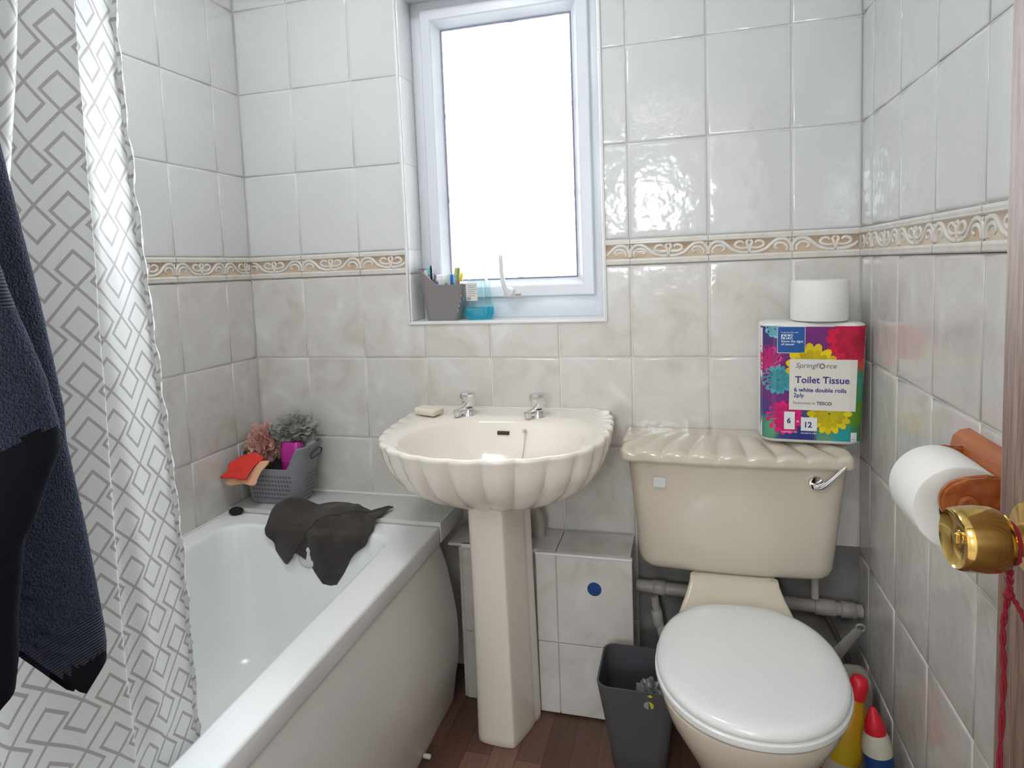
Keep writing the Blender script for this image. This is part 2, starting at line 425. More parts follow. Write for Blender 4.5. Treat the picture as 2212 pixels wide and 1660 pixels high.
bm = bmesh.new(); addbox(bm, .5362,.5455,.004,.238,1.05,2.013); addbox(bm, 1.1135,1.1228,.004,.238,1.05,2.013); addbox(bm, .5362,1.1228,.004,.238,2.0045,2.0145); addbox(bm, .5362,1.1228,.004,.238,1.048,1.0575)
frombm('reveal_bedding', bm, M_grout, win)
bm = bmesh.new(); rect_frame(bm, .5345, 1.1235, 1.0485, 2.0155, .0075, -.006, .004, .0025)
frombm('edge_bead', bm, M_pvctrim, win, smooth=30)
bm = bmesh.new(); rect_frame(bm, .5465, 1.1125, 1.058, 2.004, .036, .10, .165, .0015, .064)
frombm('window_frame', bm, M_upvc, win, smooth=30)
# casement: mitred profile swept round
def sweep_rect(bm, x0,x1,z0,z1, prof):
    """prof: list of (inset, y)"""
    rings = [[(x0+i,y,z0+i),(x1-i,y,z0+i),(x1-i,y,z1-i),(x0+i,y,z1-i)] for i, y in prof]
    loft(bm, rings, closeloop=True)
bm = bmesh.new(); sweep_rect(bm, .580, 1.0785, 1.120, 1.976, [(0,.145),(0,.088),(.003,.085),(.030,.085),(.034,.088),(.040,.100),(.050,.118),(.052,.122),(.052,.145)])
cas = frombm('window_casement', bm, M_upvc, win, smooth=25)
gx0, gx1, gz0, gz1 = .631, 1.0275, 1.171, 1.925
bm = bmesh.new(); sweep_rect(bm, gx0, gx1, gz0, gz1, [(0,.121),(.004,.119),(.006,.123),(0,.127)])
frombm('glazing_gasket', bm, mat('grey_gasket', (.25,.25,.34), .6), cas)
box('window_pane', gx0, gx1, .124, .128, gz0, gz1, M_glass, win)
bm = bmesh.new()
addbox(bm, .843, .861, .131, .137, gz0, gz1, .001)
for z in (1.418, 1.672): addbox(bm, gx0, gx1, .1315, .1365, z-.008, z+.008, .001)
frombm('glazing_bar', bm, M_pvctrim, win)
hd = None
bm = bmesh.new()
addbox(bm, .812, .862, .074, .0855, 1.120, 1.133, .002)
lathe(bm, (.829,.086,1.134), (0,-1,0), [(0,.0155),(.014,.0155),(.022,.013),(.024,.009)], 24)
P = smooth_pts([(.829,.068,1.13),(.820,.056,1.15),(.815,.05,1.18),(.814,.047,1.215),(.814,.047,1.245)], 6)
tube(bm, P, [max(.0068,.0115-.0008*i) for i in range(len(P)-1)]+[.004], 12)
hd = frombm('window_handle', bm, M_pvctrim, win, smooth=40)
bm = bmesh.new(); lathe(bm, (.831,.063,1.137), (0,-1,0), [(0,.0048),(.0015,.0048),(.002,.003)], 20); 
frombm('handle_lock', bm, mat('grey_lock', (.1,.1,.12), .4), hd, smooth=40)
bm = bmesh.new(); addbox(bm, .846, .861, .0725, .0765, 1.123, 1.130, .001); frombm('latch_plate', bm, mat('dull_steel', (.35,.33,.31), .4, .8), hd)

# ------------------------------------------------------------------ bath with ledge
def in_ring(z, ins, k=8):
    # inner well outline, room coordinates: tapers a little towards the door
    out = []
    x0, x1, y1, y0 = .062+ins*.9, .578-ins*.9, -.262-ins*1.1, -1.74+ins*1.8
    r = .07+ins*.35
    for cx, cy, a0 in ((x1-r,y1-r,0),(x0+r,y1-r,90),(x0+r,y0+r,180),(x1-r,y0+r,270)):
        for i in range(k+1):
            a = R(a0+90*i/k); x = cx+r*math.cos(a); y = cy+r*math.sin(a)
            if x > .3: x += .045*min(1, max(0, (-y-.3)/.9))*max(0, 1-ins*4)
            out.append((x, y, z))
    return out
def out_ring(z, x1, k=8, y1=-.012):
    o = []
    x0, y0, r = .006, -1.855, .008
    for cx, cy, a0 in ((x1-r,y1-r,0),(x0+r,y1-r,90),(x0+r,y0+r,180),(x1-r,y0+r,270)):
        for i in range(k+1):
            a = R(a0+90*i/k); o.append((cx+r*math.cos(a), cy+r*math.sin(a), z))
    return o
bath = thing('bathtub', (.34,-.93,0), 'white acrylic bath with flat rim running along the left wall', 'bathtub')
bm = bmesh.new()
loft(bm, [out_ring(.458,.668), out_ring(.46,.672), out_ring(.502,.678), out_ring(.508,.676), out_ring(.5105,.670),
          in_ring(.5105,-.006), in_ring(.508,.001), in_ring(.500,.006), in_ring(.44,.014), in_ring(.33,.028), in_ring(.24,.045),
          in_ring(.18,.065), in_ring(.15,.095), in_ring(.138,.15)], cap0=False)
tub = frombm('tub', bm, M_bath, bath, smooth=50)
# bowed panel
zz = [0,.035,.069,.11,.152,.2,.247,.30,.353,.405,.457]; xx = [.689,.694,.699,.7065,.712,.7135,.7125,.706,.697,.686,.668]
PX = smooth_pts(list(zip(xx, zz, [0]*len(zz))), 3)
bm = bmesh.new(); rows_ = []
for y in (-.157,-.1575,-.162,-.172,-.4,-.8,-1.2,-1.6,-1.84,-1.85):
    k = {-.157:.012,-.1575:.007,-.162:.002,-1.85:.01}.get(y,0)
    rows_.append([bm.verts.new((p.x-k-.004, y, p.y)) for p in PX])
for a, b in zip(rows_, rows_[1:]):
    for i in range(len(a)-1): bm.faces.new((a[i],a[i+1],b[i+1],b[i]))
pan = frombm('bath_panel', bm, M_panel, bath, smooth=50)
s = pan.modifiers.new('t','SOLIDIFY'); s.thickness = .004
bm = bmesh.new(); lathe(bm, (.322,-.278,.436), (0,-1,.12), [(0,.030),(.003,.030),(.006,.027),(.007,.020),(.005,.014)], 32)
frombm('overflow_cover', bm, mat('overflow_plastic', (.62,.62,.6), .3), bath, smooth=40)
bm = bmesh.new(); lathe(bm, (.69,-.40,.012), (1,0,0), [(0,.006),(.016,.006),(.018,.004)], 12)
frombm('panel_screw_cap', bm, M_pvctrim, bath, smooth=40)
bm = bmesh.new(); lathe(bm, (.315,-.52,.1385), (0,0,1), [(0,.032),(.002,.032),(.003,.028)], 28); frombm('waste', bm, M_chrome, bath, smooth=40)
# ledge
lg = thing('bath_ledge', (.34,-.1,.5), 'white shelf between the tap end of the bath and back wall', 'ledge')
bm = bmesh.new(); addbox(bm, .004, .678, -.186, -.004, .5112, .5225, .001); frombm('shelf', bm, mat('white_ledge', (.60,.60,.58), .25), lg, smooth=30)
bm = bmesh.new(); addbox(bm, .004, .680, -.192, -.185, .5112, .5245, .003); addbox(bm, .6775, .6815, -.192, -.004, .47, .5245, .0015)
frombm('edge_strip', bm, mat('ledge_trim', (.68,.68,.65), .25), lg, smooth=30)
# sealant on the left wall
bm = bmesh.new(); addbox(bm, .001, .008, -1.86, -.19, .508, .515, .002); addbox(bm, .001,.56,-.009,-.001,.521,.528,.002)
prop(frombm('sealant_bead', bm, M_pvctrim), 'white sealant line where the bath meets the left wall tiles', 'sealant')

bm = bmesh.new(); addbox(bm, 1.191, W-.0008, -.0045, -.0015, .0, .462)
frombm('trim_5', bm, mat('dark_wall_patch', (.17,.16,.155), .9, vary=(9,1,(.28,.27,.26)), bump=(30,.5,.004)))['kind'] = 'structure'  # dark grey mottled sheet over the back wall below the cistern
# ------------------------------------------------------------------ pipe boxing
pb = thing('pipe_boxing', (.93,-.08,0), 'low tiled box hiding the pipes behind the basin pedestal', 'boxing')
bm = bmesh.new()
rl = None
def slab(bm, x0,x1,y0,y1,z0,z1): addbox(bm, x0,x1,y0,y1,z0,z1,.0012,1)
for a, b in ((.684,.786),(.788,.986),(.988,1.183)): slab(bm, a, b, -.150, -.006, .444, .4525)
frombm('top_tiles', bm, M_lo, pb)
bm = bmesh.new()
for a, b in ((.7225,.786),(.788,.926)):
    for z0, z1 in ((.002,.198),(.200,.440)): slab(bm, a, b, -.148, -.140, z0, z1)
addbox(bm, .712, .930, -.14, -.006, 0, .443)
frombm('front_tiles', bm, M_lo, pb)
bm = bmesh.new()
for a, b in ((.935,.989),(.991,1.187)):
    for z0, z1 in ((.006,.204),(.206,.446)): slab(bm, a, b, -.163, -.155, z0, z1)
ap = frombm('access_panel', bm, M_lo, pb)
bm = bmesh.new(); addbox(bm, .936, 1.186, -.156, -.142, .007, .445); frombm('panel_board', bm, M_grout, ap)
bm = bmesh.new(); addbox(bm, .934, 1.188, -.1655, -.150, .446, .4525, .0018); addbox(bm, .7225,.928,-.1525,-.142,.441,.4525,.0018)
frombm('edge_trim', bm, M_pvctrim, pb, smooth=30)
bm = bmesh.new(); lathe(bm, (1.0895,-.1632,.364), (0,-1,0), [(0,.0183),(.0012,.0183),(.0016,.017)], 40)
prop(frombm('round_sticker', bm, mat('blue_vinyl', (.008,.06,.22), .35)), 'round dark blue sticker on the tiled pipe box', 'sticker')
# sticker sits at its own place

# ------------------------------------------------------------------ basin
basin = thing('pedestal_basin', (.87,-.22,0), 'ivory scallop-edged pedestal basin with two chrome taps', 'basin')
notch = [(.571,-.010),(.571,-.065),(.573,-.13),(.577,-.20),(.583,-.262),(.592,-.320),(.616,-.387),(.652,-.438),(.702,-.480),(.762,-.507),(.832,-.517),(.905,-.512),(.976,-.496),(1.041,-.468),(1.095,-.423),(1.127,-.362),(1.139,-.29),(1.141,-.225),(1.139,-.16),(1.134,-.10),(1.128,-.05),(1.124,-.010)]
def outline(bulge, nseg=8):
    out = []
    cen = Vector((.86,-.2,0))
    for i in range(len(notch)-1):
        a, b = Vector((*notch[i],0)), Vector((*notch[i+1],0)); d = b-a; nrm = Vector((d.y,-d.x,0)).normalized()
        if nrm.dot((a+b)/2-cen) < 0: nrm = -nrm
        amp = bulge*min(1, d.length/.06)*(0 if i in (0,len(notch)-2) else 1)
        for k in range(nseg):
            t = k/nseg; out.append(a+d*t+nrm*amp*(math.sin(PI*t)**.65))
    out.append(Vector((*notch[-1],0)))
    # straight back
    a, b = out[-1].copy(), out[0].copy()
    for k in range(1, 30): out.append(a.lerp(b, k/30))
    return out
O1 = outline(.010); NB = len(O1)
cb = Vector((.868,-.19,0))
O0 = outline(.0)
def oring(s, z, b=1, yb=-.004):
    r = []
    for p1, p0 in zip(O1, O0):
        p = p0.lerp(p1, b); q = cb+(p-cb)*s
        if p.y > -.0105: q.y = min(q.y, yb) ; q.y = yb if s > .5 else q.y
        r.append((q.x, q.y, z))
    return r
ci = Vector((.870,-.318,0))
def iring(a, b, z, cy=-.318):
    r = []
    for p in O1:
        d = p-Vector((ci.x, cy, 0)); an = math.atan2(d.y/b, d.x/a)
        c_, s_ = math.cos(an), math.sin(an); n_ = 2.35
        r.append((ci.x+a*math.copysign(abs(c_)**(2/n_), c_), cy+b*math.copysign(abs(s_)**(2/n_), s_), z))
    return r
bm = bmesh.new()
ext = [(.30,.612,.3),(.36,.618,.6),(.46,.628,1.1),(.60,.645,1.6),(.74,.670,1.9),(.85,.700,1.9),(.925,.735,1.75),(.97,.768,1.5),(.985,.784,1.25),(1.0,.7915,1.05),(1.006,.797,1.0),(1.0,.8015,1.0),(.985,.8035,.9)]
rings = [oring(*e) for e in ext]
rim = oring(.985,.8035,.9); inn = iring(.226,.184,.800)
rings.append([tuple(Vector(a).lerp(Vector(b),.55)+Vector((0,0,-.001))) for a,b in zip(rim,inn)])
rings += [iring(.228,.186,.7985), iring(.222,.181,.792), iring(.214,.174,.775), iring(.196,.158,.74), iring(.160,.128,.70), iring(.11,.085,.672), iring(.05,.04,.662), iring(.02,.016,.660)]
loft(bm, rings)
bowl = frombm('bowl', bm, M_basin, basin, smooth=60)
def ped(z, k):
    # flat front with chamfered flanks
    f, b = -.302-.008*(1-k), -.171
    xl, xr = .793-.004*k, .929-.010*k
    return [(xl+.018,f,z),(xl+.05,f-.006,z),(xr-.040,f-.006,z),(xr-.026,f+.006,z),(xr-.004,f+.075,z),(xr,f+.10,z),(xr,b,z),(xl,b,z),(xl,f+.07,z),(xl+.004,f+.02,z)]
bm = bmesh.new()
def pedrings():
    L = []
    for z, k, s in ((0,0,.97),(.004,0,1),(.02,0,1),(.2,.2,.985),(.4,.55,.98),(.6,.95,1.0),(.632,1,1.0)):
        r = ped(z, k); cx = .863; cy = -.19
        pts = [Vector((cx+(x-cx)*s, cy+(y-cy)*s, zz_)) for x, y, zz_ in r]
        L.append([tuple(p) for p in smooth_pts(pts, 4, True)])
    return L
loft(bm, pedrings())
frombm('pedestal', bm, M_basin, basin, smooth=50)
def tap(x, y, ang):
    t = thing('basin_tap', (x, y, .800), '', 'tap')
    z = .800
    bm = bmesh.new(); lathe(bm, (x,y,z-.002), (0,0,1), [(0,.0215),(.005,.0215),(.008,.019),(.019,.018),(.022,.0145)], 28)
    d = Vector((math.cos(ang), math.sin(ang), 0))
    P = smooth_pts([Vector((x,y,z+.013)), Vector((x,y,z+.014))+d*.03, Vector((x,y,z+.012))+d*.048], 5)
    tube(bm, P, [.011]*5+[.010]*3+[.009]*(len(P)-8), 14)
    frombm('tap_body', bm, M_chrome, t, smooth=40)
    e = Vector((x,y,z+.012))+d*.044
    bm = bmesh.new(); lathe(bm, e+Vector((0,0,.008)), (0,0,-1), [(0,.007),(.003,.010),(.016,.010),(.017,.008)], 18); frombm('spout_nozzle', bm, M_chrome, t, smooth=40)
    bm = bmesh.new(); lathe(bm, (x,y,z+.018), (0,0,1), [(0,.011),(.008,.011)], 16); frombm('spindle', bm, mat('tap_spindle',(.05,.05,.05),.4), t)
    bm = bmesh.new(); n = 8; rings = []
    for h, rb, f in ((.0225,.0135,0),(.026,.0165,.04),(.040,.0215,.18),(.052,.0235,.14),(.060,.0220,.03),(.0635,.0190,0),(.064,.010,0)):
        rings.append([(x+rb*(1-f*(k%2))*math.cos(2*PI*k/n+.25), y+rb*(1-f*(k%2))*math.sin(2*PI*k/n+.25), z+h) for k in range(n)])
    loft(bm, rings); bmesh.ops.bevel(bm, geom=bm.edges[:], offset=.0010, segments=2, affect='EDGES')
    frombm('tap_head', bm, M_chrome, t, smooth=18)
    return t
t1 = tap(.738, -.082, R(-118)); prop(t1, 'chrome tap at the left on the basin back, near the soap', 'tap', 'basin taps')
t2 = tap(.938, -.085, R(-118)); prop(t2, 'chrome tap at the right on the basin back, above the plug chain', 'tap', 'basin taps')
# overflow slot and chain
bm = bmesh.new()
S = [(.8375,-.1535,.7695),(.8700,-.1535,.7685)]
tube(bm, [(.840,-.1505,.768),(.846,-.1495,.768),(.866,-.1495,.768),(.872,-.1505,.768)], .0052, 10)
frombm('overflow_slot', bm, mat('overflow_dark', (.05,.02,.018), .5), basin, smooth=40)
bm = bmesh.new()
for k in range(3): tube(bm, [Vector((.916+.0045*math.cos(a),-.155-.002*k,.776+.0045*math.sin(a))) for a in [2*PI*i/14 for i in range(14)]], .0011, 6, closed=True)
lathe(bm, (.916,-.148,.776), (0,-1,0), [(0,.0045),(.006,.0035)], 12)
frombm('chain_stay', bm, M_chrome, basin, smooth=40)
bm = bmesh.new()
P = smooth_pts([(.916,-.160,.772),(.916,-.166,.745),(.915,-.19,.715),(.912,-.235,.69),(.90,-.29,.675)], 12)
for i, p in enumerate(P):
    lathe(bm, p-Vector((0,0,.0014)), (0,0,1), [(0,.0006),(.0008,.0014),(.002,.0014),(.0028,.0006)], 6)
tube(bm, P, .0005, 5)
frombm('plug_chain', bm, M_chrome, basin, smooth=60)
bm = bmesh.new()
P = smooth_pts([(.605+.0195*i, -.0035, .8045+.0008*math.sin(i*1.7)) for i in range(26)], 2)
tube(bm, P, .0022, 6); frombm('sealant_line', bm, M_pvctrim, basin, smooth=60)
# waste pipe
bm = bmesh.new()
P = smooth_pts([(.845,-.10,.548),(.885,-.085,.548),(.908,-.075,.540),(.919,-.068,.522),(.921,-.062,.50),(.921,-.060,.44)], 6)
tube(bm, P, .0195, 18); lathe(bm, (.921,-.060,.485),(0,0,1),[(0,.0195),(.001,.021),(.014,.021),(.015,.0195)],18)
prop(frombm('waste_pipe', bm, M_pipe, origin=(.9,-.07,.453), smooth=50), 'cream plastic bend of waste pipe behind the basin pedestal', 'pipe')
# soap
bm = bmesh.new()
mt = Matrix.Translation((.628,-.105,.8075)) @ Matrix.Rotation(R(-15),4,'Z') @ Matrix.Rotation(R(2),4,'Y')
addbox(bm, -.036,.036,-.026,.026,-.004,.0165,.007,3, mtx=mt)
prop(frombm('soap_bar', bm, mat('cream_soap', (.78,.72,.58), .45, sss=.1), origin=(.628,-.105,.803), smooth=60), 'cream bar of soap on the back left of the basin', 'soap')

# ------------------------------------------------------------------ toilet
toi = thing('toilet', (1.432,-.35,0), 'champagne close-coupled toilet with white seat and fluted cistern lid', 'toilet')
TCX = 1.428
def trect(z, x0, x1, y0, y1, r, bow, k=7):
    pts = rrect(x0,x1,y0,y1,r,z,k); out = []
    # densify the front edge for the bow
    L = len(pts)
    for i in range(L):
        a, b = pts[i], pts[(i+1)%L]; n = 12 if i % (k+1) == k else 1
        for j in range(n): out.append(tuple(a[m]+(b[m]-a[m])*j/n for m in range(3)))
    h = (x1-x0)/2; cx = (x0+x1)/2; ym = (y0+y1)/2
    return [(x, y-(bow*(1-((x-cx)/h)**2) if y < ym else 0), z) for x, y, z in out]
bm = bmesh.new()
TR = []
for z, ins, r in ((.436,.030,.03),(.437,.018,.035),(.441,.007,.038),(.450,.002,.04),(.465,0,.04),(.55,0,.04),(.64,0,.04),(.716,0,.04)):
    t = (z-.44)/.28
    TR.append(trect(z, 1.206-.024*t+ins*1.2, 1.656+.030*t-ins*1.2, -.168-.010*t+ins, -.012-ins, r, .012))
loft(bm, TR); frombm('cistern', bm, M_cream, toi, smooth=50)
# lid with radiating flutes
def lidf():
    nx, nz = 156, 26; V = []; x0, x1 = 1.165, 1.693; h = (x1-x0)/2; cx = (x0+x1)/2
    prof = []   # (t across, z, y) from the back round the front to the underside
    for j in range(nz+1):
        t = j/nz
        for i in range(nx+1):
            s = i/nx*2-1; x = cx+h*s
            e = max(0, (abs(s)-.945)/.055); ed = 1-math.sqrt(max(0,1-e*e))
            yf = -.196-.014*(1-s*s)+.018*ed
            fl = (s*h)/.0645 * (1/(0.52+.48*min(1,t/.7)))
            wv = abs(math.sin(PI*(fl+.5)))**.8
            if t <= .72:
                q = t/.72; y = -.004+(yf+.022+.004)*q
                z = .7585-.009*max(0,(q-.42)/.58)**1.7
                amp = .0085*max(0,min(1,(q-.25)/.5))
                z += amp*(wv-.75)
                z -= .010*ed
            elif t <= .86:
                q = (t-.72)/.14; a = q*PI/2
                zt = .7585-.009-.010*ed+.0085*(wv-.75); zb = .738+.005*(wv-.6)-.004*ed
                y = yf+.022-(.022+.0022*(wv-.7))*math.sin(a); z = zb+(zt-zb)*math.cos(a)
            elif t < .965:
                q = (t-.86)/.105; y = yf-.0022*(wv-.7)*(1-q)**3; z = (.738+.005*(wv-.6)-.004*ed)*(1-q)+.7185*q
            else:
                y = yf+.012; z = .7165
            V.append((x, y, z))
    F = [(j*(nx+1)+i, j*(nx+1)+i+1, (j+1)*(nx+1)+i+1, (j+1)*(nx+1)+i) for j in range(nz) for i in range(nx)]
    # end caps and the underside
    for i, rev in ((0,0),(nx,1)):
        loop = [j*(nx+1)+i for j in range(nz+1)]
        b0 = len(V); V.append((V[loop[0]][0], -.004, .7165)); f = loop+[b0]; F.append(f if rev else f[::-1])
    lb = nz*(nx+1); F.append(tuple([b0-1]+[lb+i for i in range(nx+1)]+[b0])[::-1])
    o = pydata('cistern_lid', V, F, M_cream, toi)
    for p in o.data.polygons: p.use_smooth = len(p.vertices) == 4
    return o
lidf()
bm = bmesh.new()
lathe(bm, (1.611,-.183,.683), (0,-1,0), [(0,.0165),(.0075,.0165),(.010,.0150),(.0105,.012)], 28)
addbox(bm, 1.598,1.624,-.1965,-.192,.6815,.6845,.001,2)
P = smooth_pts([(1.605,-.200,.676),(1.622,-.205,.681),(1.640,-.208,.698),(1.657,-.210,.717),(1.669,-.211,.731)], 5)
tube(bm, P, [.0040+.0026*math.sin(PI*min(1,i/len(P)+.15)) for i in range(len(P))], 12)
frombm('flush_lever', bm, M_chrome, toi, smooth=40)
bm = bmesh.new(); mt = Matrix.Translation((1.2605,-.1865,.667)) @ Matrix.Rotation(R(4),4,'Z') @ Matrix.Rotation(R(3),4,'Y')
pl = [(x, 0, z) for x, z, _ in rrect(-.0145,.0145,-.0125,.0125,.004,0)]
loft(bm, [[mt @ Vector((x,.0015,z)) for x,_,z in pl],[mt @ Vector((x,-.0006,z)) for x,_,z in pl]])
frombm('hole_plug', bm, mat('white_plug', (.66,.67,.65), .4), toi)
# pan: neck + bowl + foot in one surface
def egg(cx, cy, a, bb, bf, z, n=48, p=2.3):
    out = []
    for i in range(n):
        t = 2*PI*i/n; c_, s_ = math.cos(t), math.sin(t)
        x = a*math.copysign(abs(c_)**(2/p), c_); y = (bb if s_ > 0 else bf)*math.copysign(abs(s_)**(2/p), s_)
        out.append((cx+x, cy+y, z))
    return out
bm = bmesh.new()
loft(bm, [egg(1.43,-.40,.085,.14,.20,0), egg(1.43,-.40,.085,.14,.20,.015), egg(1.43,-.41,.078,.135,.17,.03), egg(1.43,-.42,.080,.14,.15,.12), egg(1.43,-.45,.095,.17,.15,.20),
          egg(1.431,-.49,.125,.20,.17,.28), egg(1.432,-.51,.150,.215,.185,.335), egg(1.433,-.52,.163,.22,.192,.375), egg(1.433,-.52,.165,.22,.193,.388)])
frombm('pan', bm, M_cream, toi, smooth=60)
bm = bmesh.new()
def nk(z, w, yf, yb, r=.02): return trect(z, TCX-w, TCX+w, yf, yb, r, .0, 4)
def nkring(z, w, yf, yb):
    return [(TCX+.002+(x-TCX-.002)*(1-.38*min(1,max(0,(y-yf)/.07))), y, z) for x,y,_ in trect(0, TCX-w+.002, TCX+w+.002, yf, yb, .018, .004, 4)]
loft(bm, [nkring(.20,.08,-.36,-.10), nkring(.29,.105,-.37,-.09), nkring(.345,.142,-.35,-.07), nkring(.375,.146,-.315,-.06), nkring(.395,.130,-.270,-.06), nkring(.412,.118,-.236,-.06), nkring(.428,.110,-.205,-.06), nkring(.437,.108,-.19,-.06)])
frombm('pan_shelf', bm, M_cream, toi, smooth=50)
def seat_ring(z, d):
    out = []; n = 72; cx, cy = 1.437, -.500
    for i in range(n):
        t = 2*PI*i/n; c_, s_ = math.cos(t), math.sin(t)
        if s_ > 0:
            p = 3.1; a, b = .179-d, .222-d
            x = a*math.copysign(abs(c_)**(2/p), c_); y = b*abs(s_)**(2/p)
            x *= 1-.20*(y/b)**2
        else:
            p = 2.08; a, b = .179-d, .217-d
            x = a*math.copysign(abs(c_)**(2/p), c_); y = -b*abs(s_)**(2/p)
        out.append((cx+x, cy+y, z))
    return out
bm = bmesh.new(); loft(bm, [seat_ring(.390,.006), seat_ring(.392,.001), seat_ring(.396,0), seat_ring(.403,0), seat_ring(.4055,.003)])
frombm('seat', bm, M_seat, toi, smooth=40)
bm = bmesh.new(); loft(bm, [seat_ring(.4065,.008), seat_ring(.408,.004), seat_ring(.413,.003), seat_ring(.419,.0055), seat_ring(.4235,.012), seat_ring(.4265,.024), seat_ring(.428,.045), seat_ring(.4285,.09), seat_ring(.4287,.15)])
frombm('seat_lid', bm, M_seat, toi, smooth=60)

# pipes behind the toilet
def pipe(name, pts, r, label, m=M_pipe, collars=(), k=6):
    bm = bmesh.new(); P = smooth_pts(pts, k); tube(bm, P, r, 18)
    for b, d, l, rr in collars: lathe(bm, b, d, [(0,rr*.9),(.002,rr),(l-.002,rr),(l,rr*.9)], 20)
    o = frombm(name, bm, m, origin=P[0], smooth=50); prop(o, label, 'pipe'); return o
pipe('soil_pipe', [(1.188,-.055,.333),(1.45,-.055,.325),(1.740,-.055,.318)], .0165, 'horizontal white plastic pipe behind the toilet pan', collars=[((1.232,-.055,.332),(1,0,-.03),.034,.0195),((1.63,-.055,.3205),(1,0,-.03),.05,.0205),((1.69,-.055,.319),(1,0,-.03),.035,.0200)])
pipe('supply_pipe', [(1.236,-.075,.315),(1.240,-.078,.29),(1.250,-.082,.24),(1.262,-.09,.19),(1.27,-.095,.10),(1.27,-.095,.0)], .0115, 'small upright pipe dropping from the horizontal pipe left of the toilet', collars=[((1.240,-.079,.283),(.15,0,-1),.045,.0155)])
pipe('overflow_pipe', [(1.626,-.085,.445),(1.626,-.085,.40),(1.627,-.085,.357)], .0095, 'short white pipe under the right end of the cistern')
pipe('copper_pipe', [(1.655,-.03,.30),(1.68,-.03,.25),(1.715,-.03,.17)], .006, 'thin slanting pipe below the horizontal pipe beside the right wall', mat('dusty_metal_pipe',(.16,.14,.12),.5,.3))

# ------------------------------------------------------------------ toilet roll pack and roll
M_paper = mat('tissue_paper', (.83,.83,.79), .9, bump=(260,.35,.0008))
PK = thing('toilet_roll_pack', (1.612,-.088,.762), 'flowery plastic pack of toilet rolls on the right of the cistern', 'toilet roll pack')
LEAN = R(1.6)
def pkm(x, z, dy):       # local pack coordinates -> room
    # x in [-.115,.115], z in [0,.288]
    hx, r = .115, .034
    ex = max(0, abs(x)-(hx-r)); yf = -.058+ (r-math.sqrt(max(0,r*r-ex*ex)))
    sq = 1-.035*(1-min(1,z/.288))
    X = x*sq*math.cos(LEAN)+z*math.sin(LEAN)*.8; 
    return Vector((1.609+X, -.085+yf-dy-(.288-z)*.045*.0, .7625+z*math.cos(LEAN)-x*math.sin(LEAN)*.6))
bm = bmesh.new()
def pkring(z, ins, dz=0):
    out = []
    for x, y, _ in rrect(-.115+ins,.115-ins,-.058+ins,.058-ins,.034-ins*.5,0,7):
        sq = 1-.035*(1-min(1,z/.288))
        out.append((1.609+x*sq+z*math.sin(LEAN)*.8, -.085+y, .7625+z-x*math.sin(LEAN)*.6+dz))
    return out
loft(bm, [pkring(0,.022), pkring(.001,.008), pkring(.006,.002), pkring(.012,0), pkring(.1,.0005), pkring(.19,0), pkring(.274,0), pkring(.284,.003), pkring(.288,.012)])
frombm('wrapper', bm, mat('white_wrap', (.80,.79,.76), .3, coat=.4), PK, smooth=50)
bm = bmesh.new(); cl = bm.loops.layers.float_color.new('Col')
def lin(c): return tuple((v/255/12.92 if v/255 < .04045 else ((v/255+.055)/1.055)**2.4) for v in c)+(1,)
def uvp(u, v, d): return pkm(-.115+.23*u, .288*v, d)
def poly(pts, col, d):
    f = bm.faces.new([bm.verts.new(uvp(min(.998,max(.002,u)), min(.975,max(.03,v)), d)) for u, v in pts])
    for l in f.loops: l[cl] = lin(col)
# background fields as a fine grid so that it follows the curved sides
BG = [((.0,.99),(70,55,120)),((.10,.55),(120,40,110)),((.55,.95),(118,45,120)),((.35,.85),(110,40,115)),((.0,.30),(75,60,130)),((.25,.03),(50,60,130)),((.45,.04),(45,50,125)),((.0,.12),(60,120,120)),((.08,.12),(80,160,110)),
      ((.62,.05),(90,150,120)),((.80,.05),(30,150,160)),((.95,.05),(60,120,80)),((.97,.25),(90,140,20)),((.93,.42),(85,140,30)),((.97,.55),(60,140,110)),((1.0,.68),(215,80,50)),((.97,.75),(190,30,60)),((.9,.95),(200,20,60)),((.12,.38),(115,45,120)),((.3,.5),(110,40,110)),((1.0,.9),(150,10,45))]
nx, nz = 46, 56
for i in range(nx):
    for j in range(nz):
        u0, u1, v0, v1 = -.0+i/nx, (i+1)/nx, .035+j/nz*.935, .035+(j+1)/nz*.935
        uc, vc = (u0+u1)/2, (v0+v1)/2
        wsum = 0; cc = [0,0,0]
        for (a, b), c in BG:
            k = 1/((uc-a)**2+((vc-b)*1.2)**2+.0004)**2.2; wsum += k
            for m_ in range(3): cc[m_] += c[m_]*k
        poly([(u0,v0),(u1,v0),(u1,v1),(u0,v1)], [q/wsum for q in cc], .0006)
def flower(cu, cv, r, n, col, d, rings=3, core=None):
    for k in range(rings):
        rr = r*(1-.27*k); sh = 1-.10*(k % 2)-.04*k; nn = max(7, n-2*k)
        for i in range(nn):
            a = 2*PI*(i+.5*k)/nn+random.uniform(-.05,.05); wd = PI*rr/nn*1.05; pts = []
            for q in range(11):
                t = 2*PI*q/11; lx = rr*.55+rr*.45*math.cos(t); ly = wd*math.sin(t)*(.6+.4*(1+math.cos(t))/2)
                pts.append((cu+(lx*math.cos(a)-ly*math.sin(a))/.23, cv+(lx*math.sin(a)+ly*math.cos(a))/.288))
            s2 = sh*random.uniform(.93,1.05)
            if all(.0 <= p[0] <= 1 for p in pts): poly(pts, [min(255,c*s2) for c in col], d+.00012*(k+1)+.00001*i)
            else: poly([(max(.0,min(1,p[0])),p[1]) for p in pts], [min(255,c*s2) for c in col], d+.00012*(k+1)+.00001*i)
flower(.88,.86,.064,16,(205,15,65),.0008,4)
flower(.06,.70,.034,12,(215,30,120),.0008)
flower(.13,.95,.022,9,(110,185,200),.0009,2)
flower(.16,.53,.036,16,(65,160,175),.0012,3)
